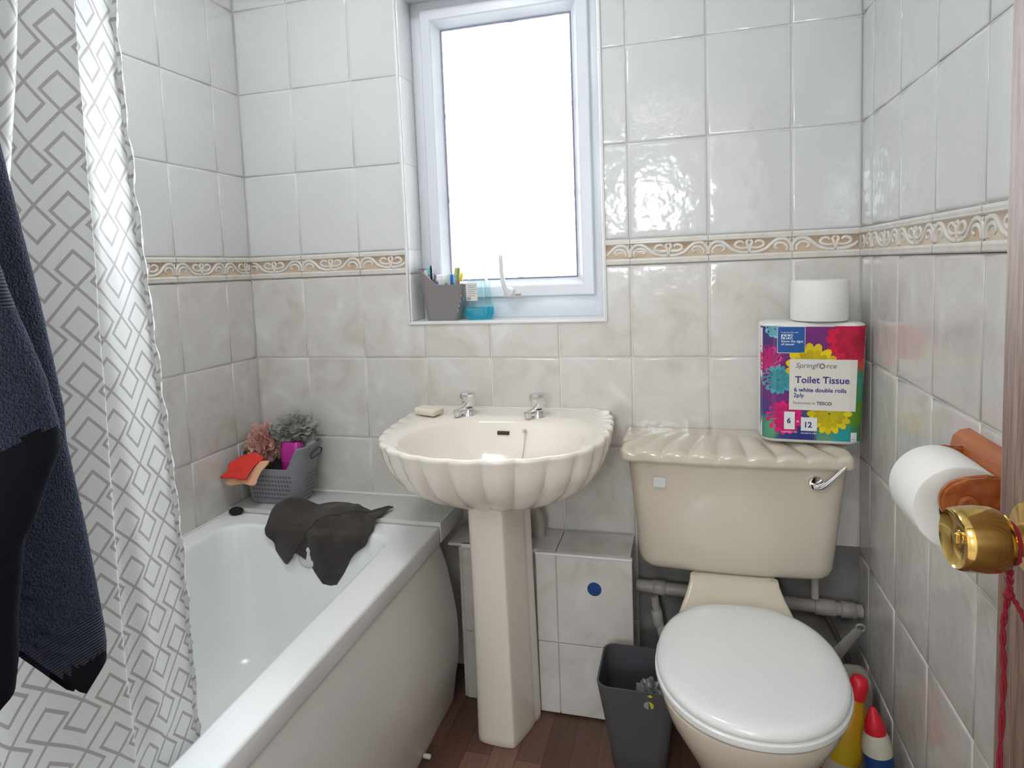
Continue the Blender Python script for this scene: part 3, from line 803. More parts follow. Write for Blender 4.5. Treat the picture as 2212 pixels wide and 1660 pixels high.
flower(.48,.64,.058,15,(225,200,20),.0016,2)
flower(.66,.26,.050,16,(220,200,20),.0012,3)
flower(.23,.215,.042,15,(225,25,120),.0010,3)
flower(.97,.45,.03,10,(60,160,150),.0007,2)
prt = frombm('printed_film', bm, vcol_mat('printed_film', .28), PK)
def decal(name, u0,u1,v0,v1, d, m, sk=.0):
    n = 10; V = []; F = []
    for i in range(n+1):
        u = u0+(u1-u0)*i/n
        V += [uvp(u, v0-sk*(u-u0), d), uvp(u, v1-sk*(u-u0)*.2, d)]
    F = [(2*i, 2*i+2, 2*i+3, 2*i+1) for i in range(n)]
    return pydata(name, V, F, m, PK)
decal('white_label', .27,.905,.285,.705, .0026, mat('label_white', (.74,.72,.66), .35))
decal('blue_panel_border', .150,.415,.752,.972, .0016, mat('label_rim', (.7,.75,.82), .35))
decal('blue_panel', .155,.410,.757,.968, .0018, mat('health_blue', (.012,.09,.33), .35))
decal('number_tile', .225,.330,.120,.268, .0020, M_seat); decal('number_tile', .390,.545,.112,.225, .0022, M_seat)
decal('logo_tile', .870,.930,.018+.02,.112, .0020, M_seat)
M_ink = mat('navy_ink', (.045,.03,.22), .4); M_ink2 = mat('grey_violet_ink', (.16,.13,.20), .4); M_wink = mat('white_ink', (.8,.85,.9), .4)
def ptext(s, u, v, size, m, d=.0029, shear=0, bold=0, sx=1, align='LEFT'):
    p = uvp(u, v, d); X = (uvp(u+.01,v,d)-p).normalized() if .2 < u < .8 else Vector((1,0,-.016)).normalized()
    X = Vector((1,0,-.018)).normalized(); Z = Vector((.022,0,1)).normalized(); N = Vector((0,-1,0))
    mt = Matrix(((X.x,Z.x,N.x,p.x),(X.y,Z.y,N.y,p.y),(X.z,Z.z,N.z,p.z),(0,0,0,1)))
    return text_obj('printed_text', s, size, mt, m, PK, .0001, shear, align, bold, sx)
ptext('Springf', .325, .635, .0165, M_ink2, shear=.25, sx=1.05)
ptext('rce', .612, .6335, .0165, M_ink2, shear=.25, sx=1.05)
bm = bmesh.new()
for i in range(14):
    a = 2*PI*i/14; c0 = uvp(.578,.650,.0030)
    pts = [c0+Vector((math.cos(a+e)*r_,0,math.sin(a+e)*r_)) for r_, e in ((.0035,-.2),(.0068,-.16),(.0068,.16),(.0035,.2))]
    bm.faces.new([bm.verts.new(p) for p in pts])
frombm('printed_flower_mark', bm, M_ink2, PK)
ptext('Toilet Tissue', .325, .510, .0225, M_ink, bold=.0004, sx=.98)
ptext('6 white double rolls', .315, .437, .0138, M_ink, bold=.0003, sx=1.0)
ptext('2ply', .313, .392, .0135, M_ink, bold=.0002)
ptext('Exclusively at', .308, .335, .0085, M_ink2, sx=1.05)
ptext('TESCO', .535, .332, .0105, M_ink2, bold=.0004)
ptext('6', .252, .172, .0175, M_ink, .0023, bold=.0005); ptext('=', .340, .172, .0135, M_wink, .0023); ptext('12', .415, .142, .0185, M_ink, .0025, bold=.0005)
ptext('cushiony rolls', .200, .092, .0062, M_wink, .0016); ptext('standard rolls', .39, .087, .0062, M_wink, .0016)
ptext('Know the signs', .187, .842, .0077, M_wink, .0021, bold=.0001); ptext('of cancer', .187, .818, .0077, M_wink, .0021, bold=.0001)
ptext('In partnership with', .187, .918, .0048, M_wink, .0021)
decal('logo_plate', .187,.300,.868,.906, .0020, M_wink)
ptext('NHS', .192, .873, .0115, mat('logo_blue',(.012,.09,.33),.4), .0023, shear=.2, bold=.0004, sx=1.1)
ptext('FSC', .876, .05, .005, M_ink2, .0023)
# the loose roll on top
def roll(name, c, axis, r, rc, L, label, cat='toilet roll', sag=0):
    t = thing(name, c, label, cat); ax = Vector(axis).normalized(); c = Vector(c)
    bm = bmesh.new()
    rings = [(0,rc),(0,r-.004),(.0015,r-.001),(.004,r),(L*.5,r+.0004),(L-.004,r),(L-.0015,r-.001),(L,r-.004),(L,rc)]
    u, v = frame_of(ax); n = 56
    loft(bm, [[c+ax*h+(u*math.cos(2*PI*i/n)+v*math.sin(2*PI*i/n))*q for i in range(n)] for h, q in rings], closeloop=True)
    frombm('tissue', bm, M_paper, t, smooth=40)
    bm = bmesh.new(); loft(bm, [[c+ax*h+(u*math.cos(2*PI*i/n)+v*math.sin(2*PI*i/n))*q for i in range(n)] for h, q in ((.001,rc),(L-.001,rc),(L-.001,rc-.0012),(.001,rc-.0012))], closeloop=True)
    frombm('cardboard_core', bm, mat('cardboard', (.32,.26,.2), .9), t, smooth=40)
    return t
roll('toilet_roll', (1.634,-.088,1.0525), (.012,0,1), .0635, .0185, .0965, 'loose white toilet roll standing on the flowery pack')

# ------------------------------------------------------------------ roll holder with roll on the right wall
RH = thing('toilet_roll_holder', (1.744,-.78,.87), 'varnished orange wooden roll holder fixed to the right wall', 'toilet roll holder')
def arm(y0, y1):
    cx, cz, r = W-.070, .880, .031; pts = []
    for k in range(13):
        a = R(90+k*180/12); pts.append((cx+r*math.cos(a), cz+r*math.sin(a)))
    pts += [(W-.045,.849),(W-.015,.843),(W-.015,.917),(W-.045,.911)]
    bm = bmesh.new()
    loft(bm, [[(x,y,z) for x, z in pts] for y in (y0,y1)])
    bmesh.ops.bevel(bm, geom=[e for e in bm.edges if abs(e.verts[0].co.y-e.verts[1].co.y) < 1e-6], offset=.004, segments=3, affect='EDGES')
    return bm
frombm('side_arm', arm(-.709,-.695), M_orange_wood, RH, smooth=35)
frombm('side_arm', arm(-.855,-.841), M_orange_wood, RH, smooth=35)
bm = bmesh.new()
pr = [(W-.001,.800),(W-.010,.800),(W-.020,.808),(W-.025,.822),(W-.026,.908),(W-.023,.922),(W-.014,.931),(W-.001,.934)]
loft(bm, [[(x,y,z) for x, z in pr] for y in (-.915,-.655)])
bmesh.ops.bevel(bm, geom=[e for e in bm.edges if abs(e.verts[0].co.y-e.verts[1].co.y) < 1e-6], offset=.007, segments=3, affect='EDGES')
frombm('back_board', bm, M_orange_wood, RH, smooth=35)
bm = bmesh.new(); lathe(bm, (W-.070,-.862,.878), (0,1,0), [(0,.009),(.003,.0125),(.006,.0125),(.007,.008),(.146,.008),(.150,.008)], 20)
frombm('roller', bm, M_orange_wood, RH, smooth=40)
roll('toilet_roll', (W-.0665,-.832,.862), (0,1,0), .0595, .0285, .112, 'white toilet roll hanging in the wooden holder on the right wall')

# ------------------------------------------------------------------ door
dn = Vector((-.9945,-.105,0)); dt = Vector((.105,-.9945,0)); de = Vector((1.6,-1.13,0))
door = thing('door_1', de, 'brown wood veneer door standing open at the right edge', 'door'); door['kind'] = 'structure'
def dpt(s, d, z): return de+dt*s+dn*d+Vector((0,0,z))
bm = bmesh.new()
DM = Matrix(((dt.x,dn.x,0,de.x),(dt.y,dn.y,0,de.y),(0,0,1,0),(0,0,0,1)))
addbox(bm, 0,.735,-.038,0,.008,2.03,.0015,1,mtx=DM)
frombm('door_leaf', bm, M_door, door, smooth=30)
kc = dpt(.057,0,.9635)
bm = bmesh.new()
lathe(bm, kc, dn, [(0,.033),(.003,.033),(.006,.031),(.008,.022),(.010,.014),(.020,.0125),(.023,.0145),(.0255,.0205),(.029,.0248),(.036,.0272),(.046,.0278),(.058,.0266),(.0625,.0258),(.0645,.0243),(.0625,.0215),(.0600,.014),(.0595,.0095)], 56)
kb = frombm('door_knob', bm, M_brass, door, smooth=35)
bm = bmesh.new(); addbox(bm, -.0016,.0016,-.0050,.0050,0,.0042,.0013,3)
u_, v_ = Vector((0,0,1)), dn.cross(Vector((0,0,1))).normalized()
mt = Matrix(((v_.x,u_.x*0+0,dn.x,0),(v_.y,0,dn.y,0),(v_.z,1,dn.z,0),(0,0,0,1))); mt.translation = kc+dn*.0585
for v in bm.verts: v.co = mt @ v.co
lathe(bm, kc+dn*.0585, dn, [(0,.0072),(.0012,.0072),(.0018,.005)], 24)
frombm('lock_button', bm, M_brass, kb, smooth=35)
# red cord on the knob
M_red = mat('red_cord', (.17,.003,.012), .9, bump=(900,.6,.001))
cd = thing('red_cord', kc+dn*.02, 'red twisted cord looped round the brass door knob', 'cord')
bm = bmesh.new(); q = kc+dn*.0215
loop = [q+(Vector((0,0,1))*math.cos(a)+v_*math.sin(a))*(.0150 if math.cos(a) > -.6 else .0185) for a in [2*PI*i/28 for i in range(28)]]
tube(bm, loop, .0019, 8, closed=True)
frombm('loop', bm, M_red, cd, smooth=60)
def strand(name, pts, r=.0017):
    bm = bmesh.new(); P = smooth_pts(pts, 14)
    for ph in (0, PI):
        Q = []
        for i, p in enumerate(P):
            a = ph+i*.55; Q.append(p+Vector((math.cos(a),math.sin(a),0))*r*.62)
        tube(bm, Q, r*.75, 6)
    frombm(name, bm, M_red, cd, smooth=60)
b0 = q-Vector((0,0,.018))
strand('strand', [b0+Vector((0,0,.002)), b0+dn*-.001-Vector((0,0,.014)), b0+dt*.001-Vector((0,0,.03))], .0022)
strand('hanging_end', [b0+dt*.001-Vector((0,0,.028)), b0+dn*.003-Vector((0,0,.06)), b0+dn*.0025+dt*.002-Vector((0,0,.11)), b0+dn*.003-Vector((0,0,.2)), b0+dn*.002-Vector((0,0,.30))], .0019)
strand('side_end', [b0+dt*.001-Vector((0,0,.028)), b0+dt*.010-dn*.002-Vector((0,0,.034)), b0+dt*.02-dn*.004-Vector((0,0,.05)), b0+dt*.026-dn*.004-Vector((0,0,.10))], .0017)
bm = bmesh.new(); bmesh.ops.create_icosphere(bm, subdivisions=2, radius=.0045, matrix=Matrix.Translation(b0+dt*.001-Vector((0,0,.0295)))); frombm('knot', bm, M_red, cd, smooth=60)

# ------------------------------------------------------------------ shower curtain on its rail
def curtain_mat():
    m, nt, b = nodes('trellis_print_fabric'); L = nt.links.new
    nt.nodes.remove(b)
    uv = nt.nodes.new('ShaderNodeUVMap'); sp = nt.nodes.new('ShaderNodeSeparateXYZ'); L(uv.outputs[0], sp.inputs[0])
    def mth(op, a, b_=None, c=None):
        n = nt.nodes.new('ShaderNodeMath'); n.operation = op
        for i, v in enumerate((a, b_, c)):
            if v is None: continue
            if isinstance(v, (int, float)): n.inputs[i].default_value = v
            else: L(v, n.inputs[i])
        return n.outputs[0]
    CS, P = .035, .069
    U = mth('DIVIDE', sp.outputs[0], CS); V = mth('DIVIDE', sp.outputs[1], P)
    # x distance from column 1 (mod 2), tri in 0..1 ; zigzag: valley at col 0, peak at col 1
    um = mth('SUBTRACT', mth('MULTIPLY', mth('FRACT', mth('DIVIDE', mth('ADD', U, 1.0), 2.0)), 2.0), 1.0)   # -1..1, 0 at column one
    au = mth('ABSOLUTE', um)
    zig = mth('MULTIPLY', au, .60)
    dz = mth('SUBTRACT', V, zig)
    dzm = mth('ABSOLUTE', mth('SUBTRACT', mth('FRACT', mth('ADD', dz, .5)), .5))
    l1 = mth('MULTIPLY', dzm, .81)
    # diamond hanging below the valleys (column one)
    def dia(ax, cy):
        dy = mth('SUBTRACT', mth('FRACT', mth('ADD', mth('SUBTRACT', V, cy), .5)), .5)
        e = mth('SUBTRACT', mth('ADD', mth('DIVIDE', ax, .54), mth('DIVIDE', mth('ABSOLUTE', dy), .315)), 1.0)
        return mth('MULTIPLY', mth('ABSOLUTE', e), .24)
    l2 = dia(au, -.315)
    l3 = dia(mth('SUBTRACT', 1.0, au), .60+.315)
    dmin = mth('MINIMUM', l1, mth('MINIMUM', l2, l3))
    st = nt.nodes.new('ShaderNodeMapRange'); st.interpolation_type = 'SMOOTHSTEP'
    st.inputs[1].default_value = .024; st.inputs[2].default_value = .040; st.inputs[3].default_value = 1; st.inputs[4].default_value = 0
    L(dmin, st.inputs[0])
    mx = nt.nodes.new('ShaderNodeMix'); mx.data_type = 'RGBA'; mx.inputs[6].default_value = (.74,.765,.75,1); mx.inputs[7].default_value = (.43,.40,.405,1)
    L(st.outputs[0], mx.inputs[0])
    df = nt.nodes.new('ShaderNodeBsdfDiffuse'); tl = nt.nodes.new('ShaderNodeBsdfTranslucent'); ms = nt.nodes.new('ShaderNodeMixShader'); ms.inputs[0].default_value = .42
    L(mx.outputs[2], df.inputs[0]); L(mx.outputs[2], tl.inputs[0]); L(df.outputs[0], ms.inputs[1]); L(tl.outputs[0], ms.inputs[2])
    gl = nt.nodes.new('ShaderNodeBsdfGlossy'); gl.inputs['Roughness'].default_value = .45; m2 = nt.nodes.new('ShaderNodeMixShader'); m2.inputs[0].default_value = .04
    L(ms.outputs[0], m2.inputs[1]); L(gl.outputs[0], m2.inputs[2])
    L(m2.outputs[0], nt.nodes['Material Output'].inputs[0]); return m
RX = .635
topP = [(.592,-1.070),(.600,-1.105),(.612,-1.150),(.612,-1.180),(.624,-1.188),(.643,-1.176),(.632,-1.200),(.615,-1.228),(.606,-1.252),(.620,-1.268),(.654,-1.256),(.664,-1.270),(.640,-1.310),(.618,-1.350),(.640,-1.39),(.672,-1.41),(.64,-1.46),(.61,-1.50),(.65,-1.55),(.67,-1.59),(.62,-1.64),(.64,-1.70),(.67,-1.74),(.62,-1.79),(.64,-1.83)]
botP = [(.587,-1.022),(.590,-1.060),(.595,-1.105),(.590,-1.130),(.592,-1.146),(.600,-1.150),(.594,-1.172),(.583,-1.205),(.578,-1.250),(.578,-1.290),(.585,-1.330),(.588,-1.370),(.582,-1.420),(.570,-1.460),(.575,-1.50),(.588,-1.54),(.575,-1.58),(.56,-1.61),(.57,-1.64),(.585,-1.67),(.57,-1.70),(.56,-1.72),(.58,-1.745),(.57,-1.77),(.57,-1.79)]
TP = [Vector((*p,0)) for p in topP]; BP = [Vector((*p,0)) for p in botP]
TS = smooth_pts(TP, 12); BS = smooth_pts(BP, 12); NU = len(TS)-1
arc = [0]
for i in range(NU): arc.append(arc[-1]+.5*((TS[i+1]-TS[i]).length+(BS[i+1]-BS[i]).length))
CZ0, CZ1 = .30, 2.10
def curtf(u, v):
    i = min(NU, int(round(u*NU))); z = CZ1+(CZ0-CZ1)*v
    # blend of the two plan curves: mostly the upper one until bath height
    t = max(0, min(1, (1.62-z)/(1.62-.62))); t = t*t*(3-2*t)
    p = TS[i].lerp(BS[i], t)
    k = noise.noise(Vector((arc[i]*9, z*2.2, 1.7)))
    k2 = noise.noise(Vector((arc[i]*30, z*9, 4.7)))
    x = p.x+.006*k*(1 if i > 40 else .3)+.0012*k2; y = p.y+.004*k2*(0 if i < 20 else 1)*.5
    if z > 1.95: # gather towards the rail
        g = (z-1.95)/.15; x = x+(RX-x)*.6*g
    if z < .56: x = min(x, .588)
    return (x, y, z)
CT = thing('shower_curtain', (.60,-1.45,.30), 'white shower curtain with grey interlocking diamond print at the left', 'shower curtain')
grid('curtain_fabric', NU, 90, curtf, curtain_mat(), CT, smooth=True, uvf=lambda u, v: (arc[min(NU,int(round(u*NU)))]+.010, .04+v*(CZ1-CZ0)*-1))
# puckered hem running down the free edge
def hemf(u, v):
    z = CZ1+(CZ0-CZ1)*v; p = Vector(curtf(0, v)); a = u*2*PI
    w_ = .0042+.0016*math.sin(z*150)+.001*math.sin(z*61); ph = z*38
    return (p.x+math.cos(a)*.0035+.0012*math.sin(ph*1.7), p.y+.003+math.sin(a)*w_+.0016*math.sin(ph*2.3+1), z)
grid('hem', 10, 520, hemf, bpy.data.materials['trellis_print_fabric'], CT, uvf=lambda u, v: (.012*u, -v*(CZ1-CZ0)))
rail = thing('curtain_rail', (RX,-.93,2.14), 'white rail across the bath that carries the shower curtain', 'curtain rail')
bm = bmesh.new(); tube(bm, [(RX,-1.872,2.14),(RX,-1.0,2.14),(RX,-.003,2.14)], .011, 16); frombm('rail_tube', bm, M_pvctrim, rail, smooth=50)
for y, s in ((-1.874,1),(-.002,-1)):
    bm = bmesh.new(); lathe(bm, (RX,y,2.14), (0,s,0), [(0,.026),(.006,.026),(.012,.016)], 24); frombm('rail_flange', bm, M_pvctrim, rail, smooth=50)
for i in range(0, NU, 24):
    p = Vector(curtf(i/NU, 0)); bm = bmesh.new()
    tube(bm, [Vector((RX+.021*math.sin(a), p.y, 2.127+.026*math.cos(a))) for a in [2*PI*k/20 for k in range(20)]], .0016, 6, closed=True)
    frombm('curtain_ring', bm, M_chrome, CT, smooth=60)

# ------------------------------------------------------------------ navy towel
def towel_mat():
    m, nt, b = nodes('navy_terry'); L = nt.links.new
    g = nt.nodes.new('ShaderNodeNewGeometry')
    n = nt.nodes.new('ShaderNodeTexNoise'); n.inputs['Scale'].default_value = 420; n.inputs['Detail'].default_value = 3; L(g.outputs['Position'], n.inputs['Vector'])
    cr = nt.nodes.new('ShaderNodeValToRGB'); L(n.outputs['Fac'], cr.inputs[0])
    cr.color_ramp.elements[0].position = .35; cr.color_ramp.elements[0].color = (.0015,.002,.006,1)
    cr.color_ramp.elements[1].position = .68; cr.color_ramp.elements[1].color = (.011,.022,.066,1)
    L(cr.outputs[0], b.inputs['Base Color']); b.inputs['Roughness'].default_value = .95
    b.inputs['Sheen Weight'].default_value = .03; b.inputs['Sheen Roughness'].default_value = .5; b.inputs['Sheen Tint'].default_value = (.35,.5,.95,1)
    bp = nt.nodes.new('ShaderNodeBump'); bp.inputs['Strength'].default_value = 1; bp.inputs['Distance'].default_value = .003
    L(n.outputs['Fac'], bp.inputs['Height']); L(bp.outputs[0], b.inputs['Normal']); return m
M_tow = towel_mat()
M_towback = mat('navy_flat_weave', (.005,.0055,.009), .95, spec=.15, bump=(700,.35,.001))
M_towband, nt_, b_ = nodes('navy_woven_band')
b_.inputs['Base Color'].default_value = (.007,.012,.034,1); b_.inputs['Roughness'].default_value = .85
g_ = nt_.nodes.new('ShaderNodeNewGeometry'); w_ = nt_.nodes.new('ShaderNodeTexWave'); w_.bands_direction = 'Z'; w_.inputs['Scale'].default_value = 95; w_.inputs['Distortion'].default_value = .6
nt_.links.new(g_.outputs['Position'], w_.inputs['Vector']); bp2 = nt_.nodes.new('ShaderNodeBump'); bp2.inputs['Strength'].default_value = .8; bp2.inputs['Distance'].default_value = .002
nt_.links.new(w_.outputs['Fac'], bp2.inputs['Height']); nt_.links.new(bp2.outputs[0], b_.inputs['Normal'])
TW = thing('bath_towel', (.70,-1.38,.8), 'dark navy terry towel hanging in front of the curtain', 'towel')
def edge_lerp(tab, z):
    tab = sorted(tab, reverse=True)
    if z >= tab[0][0]: return tab[0][1]
    for (z0, y0), (z1, y1) in zip(tab, tab[1:]):
        if z1 <= z <= z0: return y0+(y1-y0)*(z0-z)/(z0-z1)
    return tab[-1][1]
backE = [(2.16,-1.36),(1.55,-1.345),(1.371,-1.326),(1.285,-1.312),(1.192,-1.297),(1.079,-1.282),(1.044,-1.283),(.937,-1.269),(.83,-1.259),(.808,-1.258),(.79,-1.2605),(.764,-1.262),(.70,-1.27)]
frontE = [(2.16,-1.45),(1.45,-1.41),(1.30,-1.375),(1.20,-1.352),(1.12,-1.325),(1.067,-1.315),(1.045,-1.3165),(1.016,-1.334),(.99,-1.347),(.972,-1.362),(.90,-1.376),(.86,-1.38),(.82,-1.39)]
def tow_disp(x, y, z, amp=.0011):
    k = noise.noise(Vector((x, y, z))*330)*.6+noise.noise(Vector((x, y, z))*170)*.4
    return amp*k
def layer(name, E, xb, zlow, width, depth, th, side, ph, dark=True):
    """hanging layer: a flattened fold; right edge rolls towards the window"""
    nu, nv = 72, 300
    def f(u, v):
        # u runs round the fold: 0 back far end -> 1 front far end
        zr = 2.155+(0-2.155)*0
        a = u*2-1
        ye = None
        zb = zlow(0); z = 2.155-(2.155-zb)*v
        ye = edge_lerp(E, z)
        s = abs(a)                                   # distance from the edge
        yy = ye - width*max(0,(s-.12)/.88) - .012*(1-math.cos(min(1,s/.12)*PI/2))
        xx = xb + math.copysign(1, a)*th*math.sin(min(1,s/.12)*PI/2) + .014*math.sin(s*5.2+ph+z*2.5)*s
        zz_ = z
        lift = zlow(max(0,(ye-yy)))-zb
        zz_ = z+lift*v**6
        k = tow_disp(xx, yy, zz_)
        nrm = Vector((math.copysign(1,a)*min(1,s/.12), max(0,1-s/.12), 0))
        if 2.10 < z: 
            g = (z-2.10)/.055; xx += (RX+math.copysign(.013,a)-xx)*g*g
        return (xx+nrm.x*k, yy+nrm.y*k, zz_)
    o = grid(name, nu, nv, f, [M_tow, M_towband, M_towback], TW)
    for p in o.data.polygons:
        c = p.center+wloc(o)
        if name == 'back_layer': k_ = 1 if .800 < c.z < .848 else (2 if c.z <= .800 else 0)
        else: k_ = 1 if 1.190 < c.z < 1.240 else (2 if c.z < 1.065+.004*math.sin(c.y*60) else 0)
        p.material_index = k_
    return o
# tip below, notch where the layers part
lowB = lambda d: .764-0+ (max(0,d-.035)*1.45 if d > .035 else (.035-d)*.75-.0)-.0
lowF = lambda d: .838+0*d if d < .004 else max(.70, .838-(d)*.55)
layer('back_layer', backE, .690, lowB, .25, 0, .009, 1, .4)
layer('front_layer', frontE, .722, lowF, .22, 0, .009, 1, 1.9)

# ------------------------------------------------------------------ window sill things
def shell(bm, ring_fn, zs, th):
    outer = [ring_fn(z, 0) for z in zs]; inner = [ring_fn(z, th) for z in zs[::-1]]
    inner[-1] = [(x,y,z+th) for x,y,z in inner[-1]]
    loft(bm, outer+inner, cap0=True, cap1=True)
cad = thing('toothbrush_caddy', (.634,.047,1.0585), 'grey plastic caddy of toothbrushes with curved rim on the sill', 'caddy')
def cadring(t, ins):
    x0, x1 = .584+(.564-.584)*t+ins, .683+(.711-.683)*t-ins; y0, y1 = .018-.010*t+ins, .072+.010*t-ins
    r = .018
    out = []
    for x, y, _ in densn(rrect(x0,x1,y0,y1,r,0,5), 5, 18):
        s = (x-x0)/(x1-x0); s = max(0,min(1,s)); e = max(0,1-s/.46)
        top = .106+.050*e*e*(3-2*e)*.5+.050*e*.5
        out.append((x, y, 1.0585+top*t))
    return out
bm = bmesh.new(); ts = [0,.04,.2,.4,.6,.8,.93,1]
rs = [cadring(t, 0) for t in ts]+[cadring(t, .0018) for t in ts[::-1]]
rs[-1] = [(x,y,z+.002) for x,y,z in rs[-1]]
loft(bm, rs); frombm('pot', bm, mat('taupe_grey_plastic', (.235,.215,.215), .38), cad, smooth=50)
bm = bmesh.new()
for k in range(4):
    zc = 1.083+.015*k; xr = .6865+.004*k
    tube(bm, smooth_pts([(xr-.003,.0165,zc+.006),(xr,.0170,zc+.003),(xr-.003,.0165,zc-.001)],3), .0006, 5)
frombm('printed_mark', bm, M_wink, cad)
def toothbrush(p0, d, L, hc, bc, label, name='toothbrush', bend=0, bdir=-1):
    """p0 base, d direction, hc handle colour, bc bristle colour"""
    t = thing(name, p0, label, 'toothbrush', 'toothbrushes in the caddy'); p0 = Vector(p0); d = Vector(d).normalized()
    side = Vector((1,0,0)); side = (side-d*side.dot(d)).normalized(); n = 16; pts = []
    for i in range(n+1):
        s = i/n; pts.append(p0+d*L*s+side*bend*math.sin(s*PI))
    bm = bmesh.new(); tube(bm, pts, [.0045 if i < 9 else (.003 if i < 12 else .0048 if i < 16 else .003) for i in range(n+1)], 8)
    frombm('handle', bm, mat('brush_'+name, hc, .35), t, smooth=50)
    bm = bmesh.new(); top = pts[-1]-d*.003; up_ = side*bdir
    V = [top-d*.024, top]
    fr = Vector((0,-1,0)); fr = (fr-d*fr.dot(d)).normalized()
    for k in range(6):
        c = V[0].lerp(V[1], (k+.5)/6)
        lathe(bm, c+up_*.002, up_, [(0,.0034),(.0085,.0034),(.011,.0022)], 8)
    frombm('bristles', bm, mat('bristle_'+name, bc, .8), t, smooth=50)
    return t
toothbrush((.602,.040,1.066), (-.03,.02,1), .156, (.02,.025,.05), (.30,.62,.66), 'dark-handled toothbrush with teal bristles at the high left side of the caddy', bdir=-1)
toothbrush((.640,.060,1.066), (.045,.0,1), .128, (.55,.72,.55), (.7,.85,.7), 'pale green curved toothbrush in the middle of the caddy', bend=.004, bdir=-1)
toothbrush((.652,.050,1.066), (.08,-.02,1), .130, (.02,.10,.55), (.30,.62,.85), 'blue-handled toothbrush with light blue bristles in the caddy', bdir=1)
toothbrush((.655,.058,1.066), (.20,.0,1), .138, (.75,.03,.22), (.88,.75,.15), 'pink-handled toothbrush with yellow bristles leaning right in the caddy', bdir=1)
toothbrush((.660,.040,1.066), (.19,-.02,1), .150, (.28,.33,.10), (.55,.60,.30), 'tallest olive green toothbrush leaning right out of the caddy', bdir=-1)
def tubeobj(p0, d, L, w1, w2, col, label, name, cap=None, stripes=None):
    t = thing(name, p0, label, 'toothpaste'); p0 = Vector(p0); d = Vector(d).normalized(); u, v = frame_of(d)
    bm = bmesh.new(); rings = []
    for s in (0,.15,.5,.85,1):
        a = w1*(1-s)+w2*s; b_ = .0015*(1-s)+w2*.8*s
        rings.append([p0+d*L*s+Vector((1,0,0))*a*math.cos(2*PI*k/24)+Vector((0,1,0))*b_*math.sin(2*PI*k/24) for k in range(24)])
    loft(bm, rings[::1]); frombm('tube_body', bm, mat(name+'_white', col, .35), t, smooth=50)
    if cap:
        bm = bmesh.new(); lathe(bm, p0+d*L, d, [(0,w2*.95),(.016,w2*.85),(.018,w2*.6)], 20); frombm('cap', bm, mat(name+'_cap', cap, .35), t, smooth=50)
    if stripes:
        bm = bmesh.new()
        for (x0, x1) in stripes[0]:
            vs = [p0+d*L*s+Vector((x,-(.0017*(1-s)+w2*.8*s)-.0012,0)) for s, x in ((.70,x0),(.70,x1),(.98,x1),(.98,x0))]
            bm.faces.new([bm.verts.new(v) for v in vs])
        frombm('printed_band', bm, mat(name+'_band', stripes[1], .4), t)
    return t
tubeobj((.596,.056,1.064), (-.12,0,1), .128, .019, .013, (.80,.82,.84), 'white toothpaste tube standing cap up at the left in the caddy', 'toothpaste_tube', (.82,.83,.85))
tubeobj((.624,.030,1.064), (.05,0,1), .112, .018, .0135, (.84,.84,.86), 'white toothpaste tube with purple patch in the caddy', 'toothpaste_tube', (.85,.85,.87), ([(-.011,-.002)], (.35,.10,.45)))
tubeobj((.648,.070,1.064), (.05,0,1), .132, .016, .014, (.70,.80,.80), 'striped blue and white tube at the back of the caddy', 'toothpaste_tube', None, ([(-.009,-.007),(-.004,-.002),(.001,.003),(.006,.008)], (.15,.35,.6)))
# mouthwash
mw = thing('mouthwash_bottle', (.738,.045,1.0585), 'clear mouthwash bottle with blue liquid beside the caddy on the sill', 'mouthwash bottle')
def clear_plastic():
    m, nt, b = nodes('clear_plastic'); L = nt.links.new; nt.nodes.remove(b)
    tr = nt.nodes.new('ShaderNodeBsdfTransparent'); tr.inputs[0].default_value = (.86,.96,.97,1); gl = nt.nodes.new('ShaderNodeBsdfGlossy'); gl.inputs['Roughness'].default_value = .05
    mx = nt.nodes.new('ShaderNodeMixShader'); mx.inputs[0].default_value = .07; L(tr.outputs[0], mx.inputs[1]); L(gl.outputs[0], mx.inputs[2])
    L(mx.outputs[0], nt.nodes['Material Output'].inputs[0]); return m
def liquid_mat():
    m, nt, b = nodes('blue_liquid'); L = nt.links.new; nt.nodes.remove(b)
    tr = nt.nodes.new('ShaderNodeBsdfTransparent'); tr.inputs[0].default_value = (.06,.80,.90,1); df = nt.nodes.new('ShaderNodeBsdfTranslucent'); df.inputs[0].default_value = (.02,.80,.92,1)
    d2 = nt.nodes.new('ShaderNodeBsdfDiffuse'); d2.inputs[0].default_value = (.01,.5,.62,1)
    mx = nt.nodes.new('ShaderNodeMixShader'); mx.inputs[0].default_value = .55; m2 = nt.nodes.new('ShaderNodeMixShader'); m2.inputs[0].default_value = .15
    L(df.outputs[0], m2.inputs[1]); L(d2.outputs[0], m2.inputs[2])
    L(tr.outputs[0], mx.inputs[1]); L(m2.outputs[0], mx.inputs[2]); L(mx.outputs[0], nt.nodes['Material Output'].inputs[0]); return m
def mwring(z, w, d, r): return rrect(.7435-w*.95,.7435+w*.95,.045-d,.045+d,r,z,4)
zb = 1.0585
bm = bmesh.new()
loft(bm, [mwring(zb,.034,.024,.01), mwring(zb+.003,.0375,.026,.012), mwring(zb+.010,.038,.027,.012), mwring(zb+.012,.041,.029,.012), mwring(zb+.038,.0415,.029,.012), mwring(zb+.043,.038,.027,.012), mwring(zb+.048,.035,.025,.012), mwring(zb+.105,.033,.024,.012), mwring(zb+.120,.024,.020,.012), mwring(zb+.130,.014,.014,.012), mwring(zb+.138,.013,.013,.012)])
frombm('bottle_body', bm, clear_plastic(), mw, smooth=40)
bm = bmesh.new()
